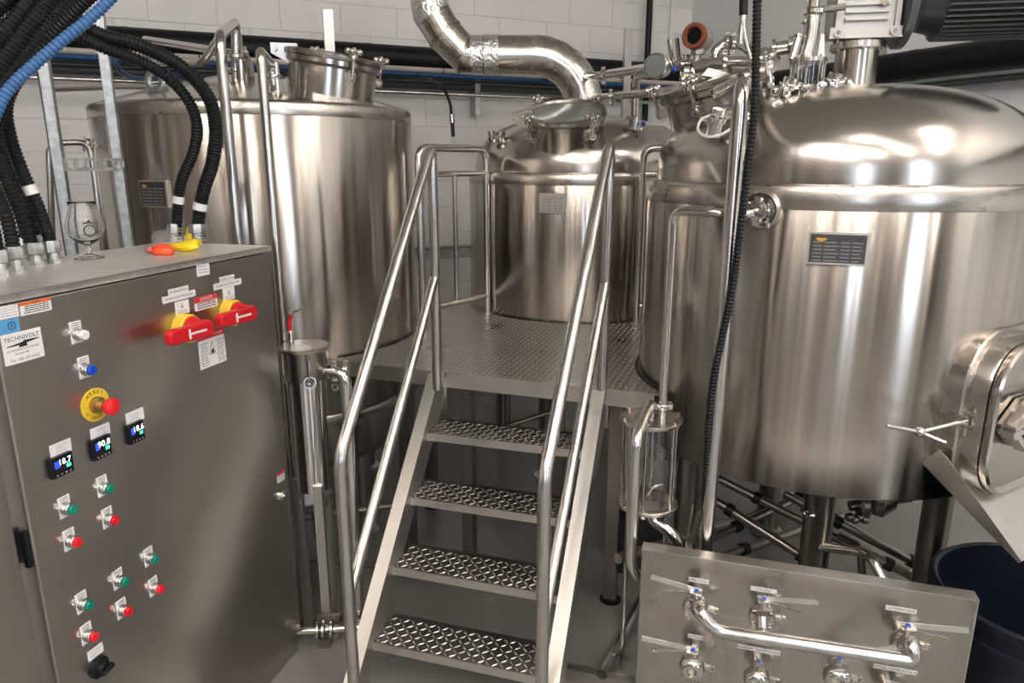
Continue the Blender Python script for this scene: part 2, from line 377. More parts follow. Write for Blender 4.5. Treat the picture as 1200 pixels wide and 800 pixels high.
def manway(root, c, ax, rn, rl, hn, m=m_dome, glass=False, nb=6, skirt=.12, skip=(), hinge=None, a0=0):
    """slanted round manway: neck, lid, swing bolts, hinge"""
    x, y, z = basis(ax); c = V(c); mb = MB()
    mb.lathe([(rn, -skirt), (rn, hn-.03), (rn+.01, hn-.022), (rl-.006, hn-.018), (rl-.006, hn), (rn-.02, hn)], c, ax, 48)
    mb.build('manway_neck', m, root)
    lid = MB()
    if glass:
        lid.lathe([(rl*.80, hn+.003), (rl, hn+.003), (rl+.003, hn+.010), (rl, hn+.024), (rl*.93, hn+.030), (rl*.84, hn+.028), (rl*.80, hn+.016)], c, ax, 56)
        l = lid.build('manway_lid', m_weld, root)
        MB().disc([(rl*.82, hn+.008), (rl*.82, hn+.018)], c, ax, 48).build('window', m_lens, l)
    else:
        lid.disc([(rl, hn+.003), (rl+.002, hn+.006), (rl+.002, hn+.022), (rl-.004, hn+.027), (rl*.75, hn+.030), (rl*.4, hn+.034)], c, ax, 56)
        l = lid.build('manway_lid', m_weld, root)
    for k in range(nb):
        if k in skip: continue
        a = a0+2*math.pi*k/nb; d = x*math.cos(a)+y*math.sin(a)
        wingnut(c+d*(rl+.012)+z*(hn-.055), z, None, root, L=.115, s=1.15)
        MB().box(c+d*(rn+.016)+z*(hn-.055), d*.035, z*.03, z.cross(d)*.030).build('bolt_lug', m_weld, root)
    if hinge is not None:
        h = V(hinge); h = (h-z*h.dot(z)).normalized(); k = z.cross(h); mb = MB()
        for s in (-1, 1): mb.prism([(rl-.03, hn-.04), (rl+.05, hn-.01), (rl+.055, hn+.03), (rl-.05, hn+.045)], c+k*(s*.03-.005), h, z, k*.01)
        mb.cyl(c+h*(rl+.035)+z*(hn+.01)-k*.055, c+h*(rl+.035)+z*(hn+.01)+k*.055, .012, 12)
        mb.build('hinge', m_satin, root)
    return l
mc = at(388, 96, 3.28); mc.z = 2.075
manway(t1, mc, (.16, -.05, 1), .185, .205, .115, nb=4, a0=.6, hinge=(-1, -.2, 0), skip=(2,))
lug = at(184, 112, 3.0)
mb = MB(); mb.ring(lug+Z*.055, (.3, 1, 0), .034, .014, 20, 6); mb.box(lug+Z*.008, V((1, -.3, 0)).normalized()*.095, V((.3, 1, 0)).normalized()*.02, Z*.05); mb.build('lifting_eye', m_galv, t1)
for px, py, Y in ((277, 100, 3.2), (284, 100, 3.15), (318, 103, 3.1), (325, 104, 3.05)):
    p = at(px, py, Y); MB().cyl(p-Z*.06, p+Z*.10, .014, 12).build('nozzle', m_chrome, t1)
# spray pipes that rise from the lid of the left tank and drop in front of it
a0, a1, a2 = at(277, 96, 3.2), at(276, 26, 3.2), at(257, 42, 2.62)
pipe('spray_pipe', 'tall steel tube looping off the left tank top, the left of two', 'pipe', [a0, a1, a2, V((a2.x, a2.y, .05))], .0185, [(at(277, 82, 3.2), Z, V((-1, 0, 0))), (at(276, 66, 3.2), Z, V((1, 0, 0)))], m_tube, .05, group='tubes dropping in front of the left tank')
b0, b1, b2 = at(321, 100, 3.05), at(318, 74, 3.05), at(305, 60, 2.5)
pipe('spray_pipe', 'tall steel tube ending beside the upright filter housing, the right of two', 'pipe', [b0, b1, b2, V((b2.x, b2.y, .05))], .0155, [(at(320, 90, 3.05), Z, V((1, 0, 0)))], m_tube, .04, group='tubes dropping in front of the left tank')
c0 = at(268, 30, 3.25)
mb = [at(170, 46, 4.1), at(270, 62, 3.3), at(290, 66, 3.3), at(296, 100, 3.25)]
pipe('overhead_pipe', 'pair of thin tubes running from the wall to the left tank lid', 'pipe', mb, .017, [(at(286, 64, 3.3), (1, -.4, 0))], m_tube, .05)
pipe('overhead_pipe', 'short slanting tube behind the black conduits over the left tank', 'pipe', [at(172, 73, 3.6), at(238, 74, 3.3), at(252, 50, 3.3), at(272, 28, 3.25), at(279, 40, 3.25), at(281, 80, 3.2)], .016, [(at(281, 72, 3.2), Z)], m_tube, .05)

# ---- centre kettle
K, RK = (.413, 4.27), .66
k1 = thing('brew_kettle', 'domed steel kettle behind the platform with a round glass lid', 'kettle', (K[0], K[1], 0))
tank_body(K, RK, .93, 1.712, k1)
MB().lathe([(RK+.0012, 1.655), (RK+.002, 1.658), (RK+.002, 1.70), (RK-.004, 1.712), (RK-.03, 1.714), (RK-.045, 1.72)], (*K, 0), seg=96).build('shoulder_band', m_weld, k1)
def dome(c, R, z, h, root, n=14, kn=.05):
    pr = [(R, z-.004), (R, z+.004)]
    for i in range(n+1):
        t = math.pi/2*i/n; pr.append((max(.0001, R*math.cos(t)**.62), z+kn*min(1, i/2)+(h-kn)*math.sin(t)**1.15 if i else z+.01))
    return MB().lathe(pr, (c[0], c[1], 0), seg=96).build('dome', m_dome, root, ang=60)
dome(K, RK-.035, 1.716, .30, k1)
for a in (30, 110, 205, 290):
    d = rot2(a); p = V((K[0], K[1], 0))+d*.50
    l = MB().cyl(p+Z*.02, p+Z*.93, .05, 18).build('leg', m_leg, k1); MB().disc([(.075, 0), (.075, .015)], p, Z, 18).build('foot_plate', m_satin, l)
kc = at(662, 150, 3.84); kc.z = 1.875
manway(k1, kc, (-.06, -.37, 1), .178, .214, .130, glass=True, nb=4, a0=.75, hinge=(-1, -.05, 0))
nameplate(k1, K, RK, 648, 238, .125, .085, False)
# little spray-ball clamp and valve on the kettle shoulder
p = at(582, 160, 3.95); mb = MB(); 
for dx in (-.02, .02): mb.disc([(.02, 0), (.026, .01), (.026, .03), (.02, .035), (.02, .06)], p+V((dx, 0, -.03)), (dx*9, -.1, 1), 14)
mb.build('shoulder_fitting', m_chrome, k1)
# exhaust duct
du = thing('exhaust_duct', 'fat steel exhaust duct bending up from the centre kettle', 'duct', (K[0], K[1], 1.98))
dx = K[0]
D0 = V((dx, K[1], 1.99)); E1 = at(684, 108, K[1]); E1.x = dx; E2 = at(684, 66, K[1]); E3 = at(628, 63, K[1]); E4 = at(575, 63, K[1])
hz = (E2.z+E3.z)/2
arc = [V((dx-.29+.29*math.cos(t), K[1], hz-.29+.29*math.sin(t))) for t in [math.pi/2*i/7 for i in range(8)]]
MB().tube([D0, V((dx, K[1], hz-.29))]+arc, .108, 32, cap=False).build('elbow', m_duct, du, ang=25)
L1 = arc[-1]; J1 = at(582, 62, K[1]); J1.z = hz
MB().tube([L1+V((.01, 0, 0)), J1], .105, 32, cap=False).build('straight_pipe', m_duct, du)
J2 = at(552, 62, K[1]); J2.z = hz; C1 = at(535, 60, K[1]); C2 = at(505, 26, K[1]); C3 = at(500, -14, K[1])
MB().tube([J1+V((.01, 0, 0)), (J1+J2)/2], .109, 28, cap=False).build('foil_tape', m_foil, du)
MB().tube([(J1+J2)/2-V((.004, 0, 0)), J2], .106, 28, cap=False).build('foil_tape', m_foil, du)
G1 = at(545, 62, K[1]); G1.z = hz; G2 = at(521, 40, K[1]); G3 = at(505, 14, K[1]); G4 = at(497, -40, K[1])
o = MB().tube([J2+V((.005, 0, 0)), G1, G2, G3], .103, 32, cap=False).build('gored_elbow', m_duct, du, ang=10)
for a_, b_, c_ in ((J2, G1, G2), (G1, G2, G3)): MB().tube([b_-((c_-b_).normalized()+(b_-a_).normalized())*.004, b_+((c_-b_).normalized()+(b_-a_).normalized())*.004], .1075, 32, cap=False).build('seam', m_weld, o)
q = G3+(G4-G3).normalized()*.06; MB().tube([G3-(G3-G2).normalized()*.03, G3, q], .106, 28, cap=False).build('foil_tape', m_foil, du)
fl = resample([q-(G4-G3).normalized()*.02, G4], .007)
MB().tube(fl, .1, 28, rf=lambda i: .101 if i % 2 else .096, cap=False).build('flexible_hose', m_duct, du)

# ---- right mash tun
M, RM = (1.195, 2.715), .68
u1 = thing('mash_tun', 'largest steel vessel at the right with a side door and motor on top', 'tank', (M[0], M[1], 0))
tank_body(M, RM, .742, 1.70, u1, 128)
MB().lathe([(RM+.0012, 1.632), (RM+.0022, 1.635), (RM+.0022, 1.688), (RM-.003, 1.70), (RM-.012, 1.704), (RM-.04, 1.706)], (*M, 0), seg=128).build('shoulder_band', m_weld, u1)
dome(M, RM-.035, 1.71, .315, u1, 16, .06)
for az_, ds in ((15.1, 2.72), (25.3, 2.49), (33.2, 2.86), (21.5, 3.42)):
    p = rot2(az_)*ds
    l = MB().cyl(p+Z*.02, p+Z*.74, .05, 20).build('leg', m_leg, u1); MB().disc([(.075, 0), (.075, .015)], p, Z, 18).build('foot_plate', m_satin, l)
nameplate(u1, M, RM, 981, 291, .150, .082, True)
# top manway, tilted to the left
mc = V((M[0]-.40, M[1]+.06, 1.90))
manway(u1, mc, (-.32, -.10, 1), .19, .215, .16, nb=5, a0=.3, hinge=(.3, -1, 0))
mb = MB(); q0 = at(836, 112, 2.48); q1 = at(866, 96, 2.48); ax = (q1-q0)
sp = [q0+ax*(i/120)+basis(ax)[0]*(.020*math.cos(i*.7))+basis(ax)[1]*(.020*math.sin(i*.7)) for i in range(121)]
mb.tube(sp, .0035, 6); mb.build('lid_spring', m_chrome, u1)
# side nozzle ring
p, n = cylhit(M, RM, 893, 246); 
mb = MB(); mb.lathe([(.060, -.01), (.060, .012), (.052, .022), (.044, .014), (.040, -.012), (.0001, -.014)], p, n, 32); mb.build('nozzle_recess', m_weld, u1)
mb = MB(); clampring(mb, p+n*.035, n, .022); mb.disc([(.022, -.01), (.022, .06)], p, n, 16)
for k in range(5):
    a = k*1.257; x, y, z = basis(n); mb.sph(p+n*.04+x*(.033*math.cos(a))+y*(.033*math.sin(a)), .008, 8, 6)
mb.build('nozzle_clamp', m_chrome, u1)
NZ, NN = p, n
# oval side door
da = math.radians(30.5); dn = V((math.sin(da), -math.cos(da), 0)); dX = V((math.cos(da), math.sin(da), 0)); dc = V((M[0], M[1], 1.015))+dn*RM
def oval(wd, ht, r, n=8):
    o = []
    for cx, cy, a0 in ((wd/2-r, ht/2-r, 0), (-wd/2+r, ht/2-r, 90), (-wd/2+r, -ht/2+r, 180), (wd/2-r, -ht/2+r, 270)):
        for i in range(n+1): a = math.radians(a0+90*i/n); o.append((cx+r*math.cos(a), cy+r*math.sin(a)))
    return o
def loft(rings, o, X, Y, N, closed=False):
    mb = MB(); n = len(rings[0][0]); vs = []
    for poly, h in rings: vs += [V(o)+X*a+Y*b+N*h for a, b in poly]
    fs = []; m = len(rings)
    for i in range(m-1):
        for k in range(n):
            l = (k+1) % n; fs.append((i*n+k, i*n+l, (i+1)*n+l, (i+1)*n+k))
    fs.append(tuple(range((m-1)*n, m*n))); mb.add(vs, fs); return mb
loft([(oval(.50, .54, .17), -.10), (oval(.50, .54, .17), .004), (oval(.49, .53, .168), .010)], dc, dX, Z, dn).build('reinforcing_pad', m_weld, u1)
loft([(oval(.445, .48, .145), -.10), (oval(.445, .48, .145), .052), (oval(.438, .473, .143), .060)], dc, dX, Z, dn).build('door_collar', m_weld, u1)
dr = loft([(oval(.435, .47, .142), .046), (oval(.44, .475, .144), .052), (oval(.44, .475, .144), .066), (oval(.425, .46, .138), .072), (oval(.395, .43, .125), .058), (oval(.385, .42, .122), .058)], dc+dn*.018, dX, Z, dn).build('side_door', m_dome, u1)
mb = MB()   # yoke bar with central hub
mb.prism([(-.185, .012), (-.10, .075), (.10, .075), (.185, .012), (.185, -.012), (.10, -.075), (-.10, -.075), (-.185, -.012)], dc+dn*.080, dX, Z, dn*.012)
mb.build('door_panel', m_weld, dr)
mb = MB()
for s in (1, -1):
    mb.prism([(-.20, .006*s), (-.17, .006*s), (-.10, .062*s), (.10, .062*s), (.2, .006*s), (.2, .020*s), (.105, .078*s), (-.105, .078*s), (-.18, .020*s), (-.20, .020*s)], dc+dn*.103+Z*0, dX, Z, dn*.035)
mb.build('yoke_arm', m_chrome, dr)
mb = MB(); mb.disc([(.058, .05), (.064, .06), (.064, .075), (.052, .085), (.062, .092), (.062, .11), (.045, .122), (.045, .16), (.03, .17)], dc+dn*.018, dn, 28)
mb.build('yoke_hub', m_chrome, dr)
mb = MB(); mb.boxf(dc+dn*.101-dX*.215-Z*.008, dX*.06, dn*.04, Z*.016); mb.ring(dc+dn*.118-dX*.165, Z, .012, .004, 14, 6, 2); mb.build('latch_hook', m_chrome, dr)
# clamp bracket and T handle on the left of the collar
hb = dc-dX*.222+dn*.028+Z*.0
mb = MB()
for s in (.0, .034): mb.boxf(hb-dX*.05+Z*(s-.002)-dn*.018, dX*.055, dn*.03, Z*.006)
mb.cyl(hb-dX*.03+Z*-.03, hb-dX*.03+Z*.045, .007, 10); mb.disc([(.011, 0), (.011, .006)], hb-dX*.03+Z*.042, Z, 10); mb.build('bolt_bracket', m_chrome, u1)
th = at(1078, 506, hb.y-.10); th = hb-dX*.03+Z*.015+(th-(hb-dX*.03))*1.0; th = at(1078, 506, hb.y-.06)
bt = MB(); bt.cyl(hb-dX*.03+Z*.017, th, .0075, 12); bt.sph(th, .0155, 14, 8)
bt.cyl(at(1041, 499, th.y-.015), at(1078, 506, th.y), .006, 10); bt.cyl(th, at(1107, 518, th.y-.015), .0055, 10); bt.sph(at(1041, 499, th.y-.015), .007, 8, 6); bt.sph(at(1107, 518, th.y-.015), .0065, 8, 6)
bt.build('tee_handle', m_chrome, u1)
# small valve with white cable on the dome
p = at(838, 148, 2.36); mb = MB(); mb.disc([(.026, -.03), (.026, .01), (.034, .014), (.034, .03), (.022, .035), (.022, .055)], p, (.1, -.3, 1), 20); mb.cyl(p+V((-.05, 0, .02)), p+V((.05, -.02, .03)), .011, 10)
mb.build('sampling_valve', m_chrome, u1); MB().sph(at(838, 137, 2.34), .009).build('valve_knob', m_bluecap, u1)
cab_l = spline([at(835, 134, 2.37), at(822, 140, 2.30), at(818, 152, 2.25), at(828, 160, 2.2), at(846, 157, 2.2), at(870, 142, 2.25), at(885, 135, 2.35)])
o = MB().tube(cab_l, .0042, 8).build('probe_cable', m_white); o['label'] = 'thin white cable curling over the mash tun dome'; o['category'] = 'cable'
# agitator motor
g0 = V((M[0]+.035, M[1], 2.0)); mt = thing('agitator_motor', 'dark finned electric motor on a gearbox above the mash tun', 'motor', g0)
MB().disc([(.145, 0), (.145, .012)], g0+Z*.012, Z, 32).build('base_flange', m_weld, mt)
MB().disc([(.071, 0), (.071, .165)], g0+Z*.02, Z, 32).build('neck', m_dome, mt)
MB().disc([(.092, 0), (.092, .022)], g0+Z*.155, Z, 32).build('neck_flange', m_weld, mt)
for k in range(6):
    a = k*math.pi/3+.3; d = V((math.cos(a), math.sin(a), 0)); MB().cyl(g0+d*.082+Z*.15, g0+d*.082+Z*.2, .007, 8).build('bolt', m_chrome, mt)
MB().disc([(.062, 0), (.058, .055)], g0+Z*.175, Z, 24).build('coupling', m_leg, mt)
gd = V((.98, -.20, 0)).normalized(); ge = V((-gd.y, gd.x, 0)) 
gz = 2.195; gc = V((g0.x, g0.y, gz))
gb = MB(); gb.boxf(gc-gd*.105-ge*.075, gd*.215, ge*.15, Z*.20); g = gb.build('gearbox', m_cast, mt, bevel=.008)
mb = MB()
mb.boxf(gc-gd*.115-ge*.09-Z*.012, gd*.235, ge*.03, Z*.035)
for s in (-.09, .09): mb.disc([(.014, 0), (.014, .01)], gc+gd*s-ge*.09+Z*.006, -ge, 14)
for i in range(5): mb.boxf(gc-gd*.07-ge*.088+Z*(.045+.024*i), gd*.14, ge*.02, Z*.009)
for s in (-.1, .09): mb.boxf(gc+gd*s-ge*.092, gd*.016, ge*.02, Z*.19)
mb.boxf(gc-gd*.115-ge*.09+Z*.165, gd*.235, ge*.03, Z*.03)
mb.build('cast_rib', m_cast, g)
mb = MB()
for s in (-.09, .09):
    for h in (.006, .18): mb.disc([(.008, 0), (.008, .012)], gc+gd*s-ge*.09+Z*h, -ge, 10)
mb.disc([(.012, 0), (.012, .012)], gc+gd*.05-ge*.085+Z*.10, -ge, 12); mb.build('bolt_head', m_chrome, g)
mz = gc+Z*.115
MB().disc([(.148, 0), (.155, .004), (.155, .028), (.148, .032)], mz+gd*.115, gd, 40).build('motor_flange', m_motor2, mt)
MB().disc([(.12, 0), (.10, .03), (.118, .10)], mz+gd*.147, gd, 32).build('adapter', m_motor, mt)
bd = MB().disc([(.112, 0), (.112, .30)], mz+gd*.235, gd, 36).build('motor_body', m_motor, mt)
mb = MB(); x, y, z = basis(gd)
for k in range(44):
    a = 2*math.pi*k/44; d = x*math.cos(a)+y*math.sin(a); e = z.cross(d); mb.box(mz+gd*.385+d*.121, gd*.29, d*.026, e*.0045)
mb.build('cooling_fins', m_motor2, bd)['kind'] = 'stuff'
MB().disc([(.135, 0), (.135, .10), (.122, .125)], mz+gd*.53, gd, 36).build('fan_cover', m_motor2, mt)
MB().boxf(mz+gd*.28+Z*.10-ge*.06, gd*.18, ge*.12, Z*.08).build('terminal_box', m_motor2, mt, bevel=.006)
MB().boxf(gc-gd*.2-ge*.05+Z*.20, gd*.20, ge*.10, Z*.07).build('gear_cover', m_leg, mt, bevel=.005)
# ================================================================ PLATFORM AND STAIR
ZP = .955
u = rot2(17); v = V((u.y, -u.x, 0))      # forward and right along the stair
F0, F1 = V((-.835, 2.935, 0)), V((.515, 2.455, 0))
def arcp(c, R, a0, a1, n=10): return [(c[0]+R*math.cos(math.radians(a0+(a1-a0)*i/n)), c[1]+R*math.sin(math.radians(a0+(a1-a0)*i/n))) for i in range(n+1)]
def ang(c, p): return math.degrees(math.atan2(p[1]-c[1], p[0]-c[0]))
rm = RM+.014; a_f = math.degrees(math.asin(max(-1, min(1, (2.44-M[1])/rm)))); a_f = 180-a_f
poly = [(F0.x, F0.y), (F1.x, F1.y)]+arcp(M, rm, a_f, 122, 12)+[(1.02, 3.62)]+arcp(K, RK+.012, -42, -172, 18)+[(-.36, 4.25), (-.50, 4.02)]+arcp(T1, R1+.014, 30, -50, 12)
# keep the front-left corner outside the tank
pf = thing('platform', 'steel checker-plate work platform between the three tanks', 'platform', (0, 3, 0))
def dia(poly_in, z, X, Y, o, nx, ny, px=.032, py=.032, L=.020, W=.0065, H=.0022):
    mb = MB()
    for i in range(nx):
        for j in range(ny):
            c = V(o)+X*(i*px+.012)+Y*(j*py+.012)
            if not poly_in(c): continue
            a = math.pi/4 if (i+j) % 2 else -math.pi/4
            d = X*math.cos(a)+Y*math.sin(a); e = X*-math.sin(a)+Y*math.cos(a); c = V((c.x, c.y, z))
            mb.add([c+d*L*.62, c+e*W*.5, c-d*L*.62, c-e*W*.5, c+d*L*.35+Z*H, c-d*L*.35+Z*H], [(0, 1, 5, 4), (1, 2, 5), (2, 3, 4, 5), (3, 0, 4)])
    return mb
def inpoly(c, P=poly):
    r = False; n = len(P)
    for i in range(n):
        (x1, y1), (x2, y2) = P[i], P[(i+1) % n]
        if (y1 > c.y) != (y2 > c.y) and c.x < (x2-x1)*(c.y-y1)/(y2-y1)+x1: r = not r
    return r
deck = MB().prism(poly, (0, 0, ZP-.006), V((1, 0, 0)), V((0, 1, 0)), Z*.006).build('deck_plate', m_deck, pf)
fd = (F1-F0).normalized()
d_ = dia(inpoly, ZP, fd, V((-fd.y, fd.x, 0)), F0-V((.15, .3, 0)), 76, 86, px=.026, py=.026, L=.020, W=.0065, H=.0018); d_.build('raised_tread_pattern', m_lever, deck)['kind'] = 'stuff'
fe = V((-fd.y, fd.x, 0))
MB().boxf(F0+Z*(ZP-.062)-fe*.004, F1-F0, fe*.006, Z*.0615).build('front_fascia', m_satin, pf)
# thin rubber edging where the tanks pass through
for c, R, a0, a1, nm in ((M, RM, a_f-4, 122, 'edge_gasket'),):
    pts = [V((x, y, ZP+.001)) for x, y in arcp(c, R+.012, a0, a1, 20)]; MB().tube(pts, .006, 6).build(nm, m_black, pf)
def leg(x, y, s=.05):
    b = MB().boxf(V((x, y, .015))-fd*s/2-fe*s/2, fd*s, fe*s, Z*(ZP-.06)).build('leg', m_leg, pf)
    mb = MB(); mb.disc([(.045, 0), (.045, .006), (.02, .02), (.012, .03)], (x, y, 0), Z, 14); mb.build('levelling_foot', m_black, b)
pA = on(459, 448, ZP); 
for x, y in ((pA.x*1.0, 2.90), (-.19, 2.90), (.41, 2.62), (.24, 3.35), (-.42, 3.45)): leg(x, y)
MB().boxf(V((-.25, 3.45, ZP-.10))-fd*.0, fd*.9, fe*.05, Z*.09).build('cross_beam', m_leg, pf)
MB().boxf(V((-.62, 3.05, ZP-.10))-fd*.0, fd*1.0, fe*.04, Z*.08).build('cross_beam', m_leg, pf)

st = thing('stair', 'steep steel stair with checker-plate treads in front of the platform', 'stairs', on(500, 800, 0))
tz = [.768, .580, .389, .196]
tl = [(501.4, 506), (481, 581), (459, 666), (437, 755)]; tr = [(684, 529), (670.6, 607.7), (655, 699), (640, 791)]
WID = .605
fronts = []
for i in range(4):
    a = on(*tl[i], tz[i]); b = on(*tr[i], tz[i]); fronts.append((a+b)/2)
# straight line through the four nosings so that the stair is regular
s0, s3 = fronts[0], fronts[3]; stp = (s3-s0)/3; stp.z = -.1907
def nose(i): q = s0+stp*i; return V((q.x, q.y, .768-.1907*i))
for i in range(4):
    c = nose(i); o = c-v*(WID/2)
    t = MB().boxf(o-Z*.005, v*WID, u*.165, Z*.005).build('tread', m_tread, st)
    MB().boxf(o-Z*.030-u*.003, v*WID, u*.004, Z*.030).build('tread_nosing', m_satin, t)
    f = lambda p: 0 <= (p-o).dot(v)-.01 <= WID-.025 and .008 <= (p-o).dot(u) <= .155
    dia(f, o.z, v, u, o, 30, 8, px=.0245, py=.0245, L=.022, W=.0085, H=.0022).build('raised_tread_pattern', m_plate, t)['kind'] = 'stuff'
    for s in (0, 1):
        e0 = o+v*(s*(WID-.008))-Z*.006; MB().prism([(0, 0), (.165, 0), (.165, -.012), (0, -.028)], e0, u, Z, v*.008).build('tread_bracket', m_satin, t)
sl = (nose(0)-nose(3)).normalized()
for s, nm in ((-1, 'left'), (1, 'right')):
    o = nose(3)+v*(s*(WID/2+.024)); k0 = (.0-o.z)/sl.z; top = (ZP-.012-o.z)/sl.z
    a = o+sl*k0; b = o+sl*top
    # box stringer with a vertical cut at the top
    X = V((sl.x, sl.y, 0)).normalized()
    mb = MB(); 
    pa, pb = (a-a), (b-a); L = pb.dot(X); H = pb.z
    mb.prism([(-.055, 0), (.06, 0), (L+.03, H-.09), (L+.03, H+.01), (L-.025, H+.01)], V((a.x, a.y, .004))-v*.024, X, Z, v*.048)
    sg = mb.build('stringer', m_satin, st)
    MB().boxf(V((b.x, b.y, ZP-.16))-v*.028+X*.030, v*.056, X*.010, Z*.14).build('hook_plate', m_satin, sg)
# handrails
for s, pb, pm, pt, side in ((-1, (513, 447), (398, 535), (505, 170), 'left'), (1, (705, 460), (638, 557), (709, 166), 'right')):
    base = on(*pb, ZP-.01); bend = on(*pm, .930); top = at(*pt, base.y)
    top.x = base.x
    bot = V((bend.x, bend.y, .0))
    r = .0195 if s < 0 else .0195
    q = [bot, bend, top+(bend-top).normalized()*.02, V((base.x, base.y, top.z-.0)), V((base.x, base.y, ZP-.03))]
    d = (top-bend).normalized(); t1_ = bend+d*((top-bend).length-.045)
    path = rounded([bot, bend, top, base-Z*.03], .05, 6)
    hr = MB().tube(path, .0195, 16).build('handrail', m_tube, st)
    k = .47; m0 = V((base.x, base.y, ZP+.40)); m1 = V((bend.x, bend.y, m0.z-(top.z-bend.z)))
    MB().tube([m1, m0], .0175, 14).build('mid_rail', m_tube, hr)
    MB().disc([(.04, 0), (.04, .006)], bot, Z, 16).build('base_flange', m_satin, hr)

# rear guard rails of the platform
def guard(name, label, A, B, mid=1, zt=1.835):
    A = V(A); B = V(B); t = thing(name, label, 'railing', (A.x, A.y, ZP))
    path = rounded([V((A.x, A.y, ZP)), V((A.x, A.y, zt)), V((B.x, B.y, zt)), V((B.x, B.y, ZP))], .06, 6)
    MB().tube(path, .019, 14).build('top_rail', m_tube, t)
    for h in (1.712, 1.055): MB().tube([V((A.x, A.y, h)), V((B.x, B.y, h))], .015, 12).build('cross_rail', m_tube, t)
    for i in range(mid): p = A+(B-A)*((i+1)/(mid+1)); MB().tube([V((p.x, p.y, 1.055)), V((p.x, p.y, 1.712))], .0125, 12).build('baluster', m_tube, t)
    for p in (A, B): MB().disc([(.035, 0), (.035, .006)], V((p.x, p.y, ZP+.002)), Z, 16).build('post_base', m_satin, t)
guard('guard_rail', 'short steel guard rail in the gap behind the left handrail', on(497, 386, ZP), on(571, 367, ZP))
gA = on(746, 380, ZP); guard('guard_rail', 'short steel guard rail between centre kettle and mash tun', gA, (1.02, 3.50, 0), 1)

# ================================================================ CONTROL CABINET
C0 = V((-.778, 2.292, 0)); fa = rot2(16); ce = -fa; cn = V((fa.y, -fa.x, 0))     # ce: leftwards along the face, cn: outwards
ZT = 1.5085
def face(px, py, off=0):
    r = ray(px, py); q = C0+cn*off; k = q.dot(cn)/r.dot(cn); p = r*k; return V((p.x, p.y, EYE+p.z))
cb = thing('control_cabinet', 'tall stainless control cabinet with buttons and red rotary handles', 'cabinet', C0+ce*.47-cn*.2)
CW, CD = .945, .415
MB().boxf(C0+Z*.0-cn*CD, ce*(CW+.02), cn*(CD-.022), Z*(ZT-.012)).build('body', m_cab, cb)
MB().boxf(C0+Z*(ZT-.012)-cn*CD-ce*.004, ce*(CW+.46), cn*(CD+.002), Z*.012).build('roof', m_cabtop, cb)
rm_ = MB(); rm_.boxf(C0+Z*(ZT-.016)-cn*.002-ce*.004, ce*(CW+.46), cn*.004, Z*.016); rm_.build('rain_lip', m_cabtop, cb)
dr = MB().boxf(C0+Z*.10-cn*.018+ce*.002, ce*(CW-.008), cn*.018, Z*(ZT-.120)).build('door', m_cab, cb, bevel=.003)
XL = -ce                          # rightwards on the face as seen from outside
def plate_at(corners, m, th=.0008, parent=None, name='sticker', off=0):
    P = [face(x, y, off) for x, y in corners]; a = [(p-C0).dot(XL) for p in P]; h = [p.z for p in P]
    x0, x1 = (a[0]+a[3])/2, (a[1]+a[2])/2; z1, z0 = (h[0]+h[1])/2, (h[2]+h[3])/2
    o = C0+XL*x0+cn*off; o.z = z0
    return MB().boxf(o, XL*(x1-x0), Z*(z1-z0), cn*th).build(name, m, parent or dr), o, x1-x0, z1-z0
def lines(o, wd, ht, rows, m, parent, x0=.1, x1=.9, t=.45, name='printed_lines', th=.0012, seed=1):
    rnd = random.Random(seed); mb = MB(); n = len(rows)
    for r in rows:
        x = x0+rnd.uniform(0, .05)
        while x < x1-.05:
            L = rnd.uniform(.06, .16); L = min(L, x1-x); mb.boxf(o+XL*(wd*x)+Z*(ht*r), XL*(wd*L), Z*(ht*t/10), cn*th); x += L+.025
    return mb.build(name, m, parent)
def sticker(cx, cy, wd, ht, m=None, name='sticker', off=0, th=.0008):
    c = face(cx, cy, off); o = c-XL*wd/2-Z*ht/2
    return MB().boxf(o, XL*wd, Z*ht, cn*th).build(name, m or m_sticker, dr), o, wd, ht
# --- stickers, left group
s, o, wd, ht = plate_at([(0, 392.7), (46.6, 383.6), (52.5, 416.4), (6, 430)], m_sticker); s['label'] = 'white electrician sticker reading TECHNIVOLT'
cc = o+XL*wd/2
text('TECHNIVOLT', cc+Z*ht*.80-XL*wd*.0+cn*.0006, XL, Z, ht*.205, m_ink, s)
mb = MB(); mb.prism([(.1, .60), (.52, .66), (.52, .70), (.92, .68), (.92, .655), (.60, .60), (.60, .50), (.38, .50), (.42, .57), (.1, .575)], o, XL*wd, Z*ht, cn*.0013); mb.build('lightning_mark', m_ink, s)
text('ENTREPRENEUR ELECTRICIEN', cc+Z*ht*.43+cn*.0006, XL, Z, ht*.085, m_ink, s)
text('Service 24h', cc+Z*ht*.31-XL*wd*.05+cn*.0006, XL, Z, ht*.11, m_ink, s)
text('Tel.: 450-373-4162', cc+Z*ht*.11+cn*.0006, XL, Z, ht*.135, m_ink, s)
s, o, wd, ht = plate_at([(-6, 377), (21.5, 372), (23.3, 387.6), (-4, 394)], m_bluep); s['label'] = 'blue sticker with a round mark'
mb = MB(); mb.ring(o+XL*wd*.66+Z*ht*.5+cn*.001, cn, ht*.28, ht*.03, 20, 4, .3); mb.build('round_mark', m_ink, s)
text('A', o+XL*wd*.66+Z*ht*.5+cn*.0006, XL, Z, ht*.4, m_ink, s)
s, o, wd, ht = plate_at([(-3, 361.5), (20.5, 356), (22.2, 370), (-1, 375.5)], m_sticker); lines(o, wd, ht, (.2, .42, .64, .82), m_greyink, s, seed=3)
s, o, wd, ht = plate_at([(21.7, 356), (58.4, 347.5), (61, 362.6), (25, 370.4)], m_sticker); s['label'] = 'white warning sticker with an orange header'
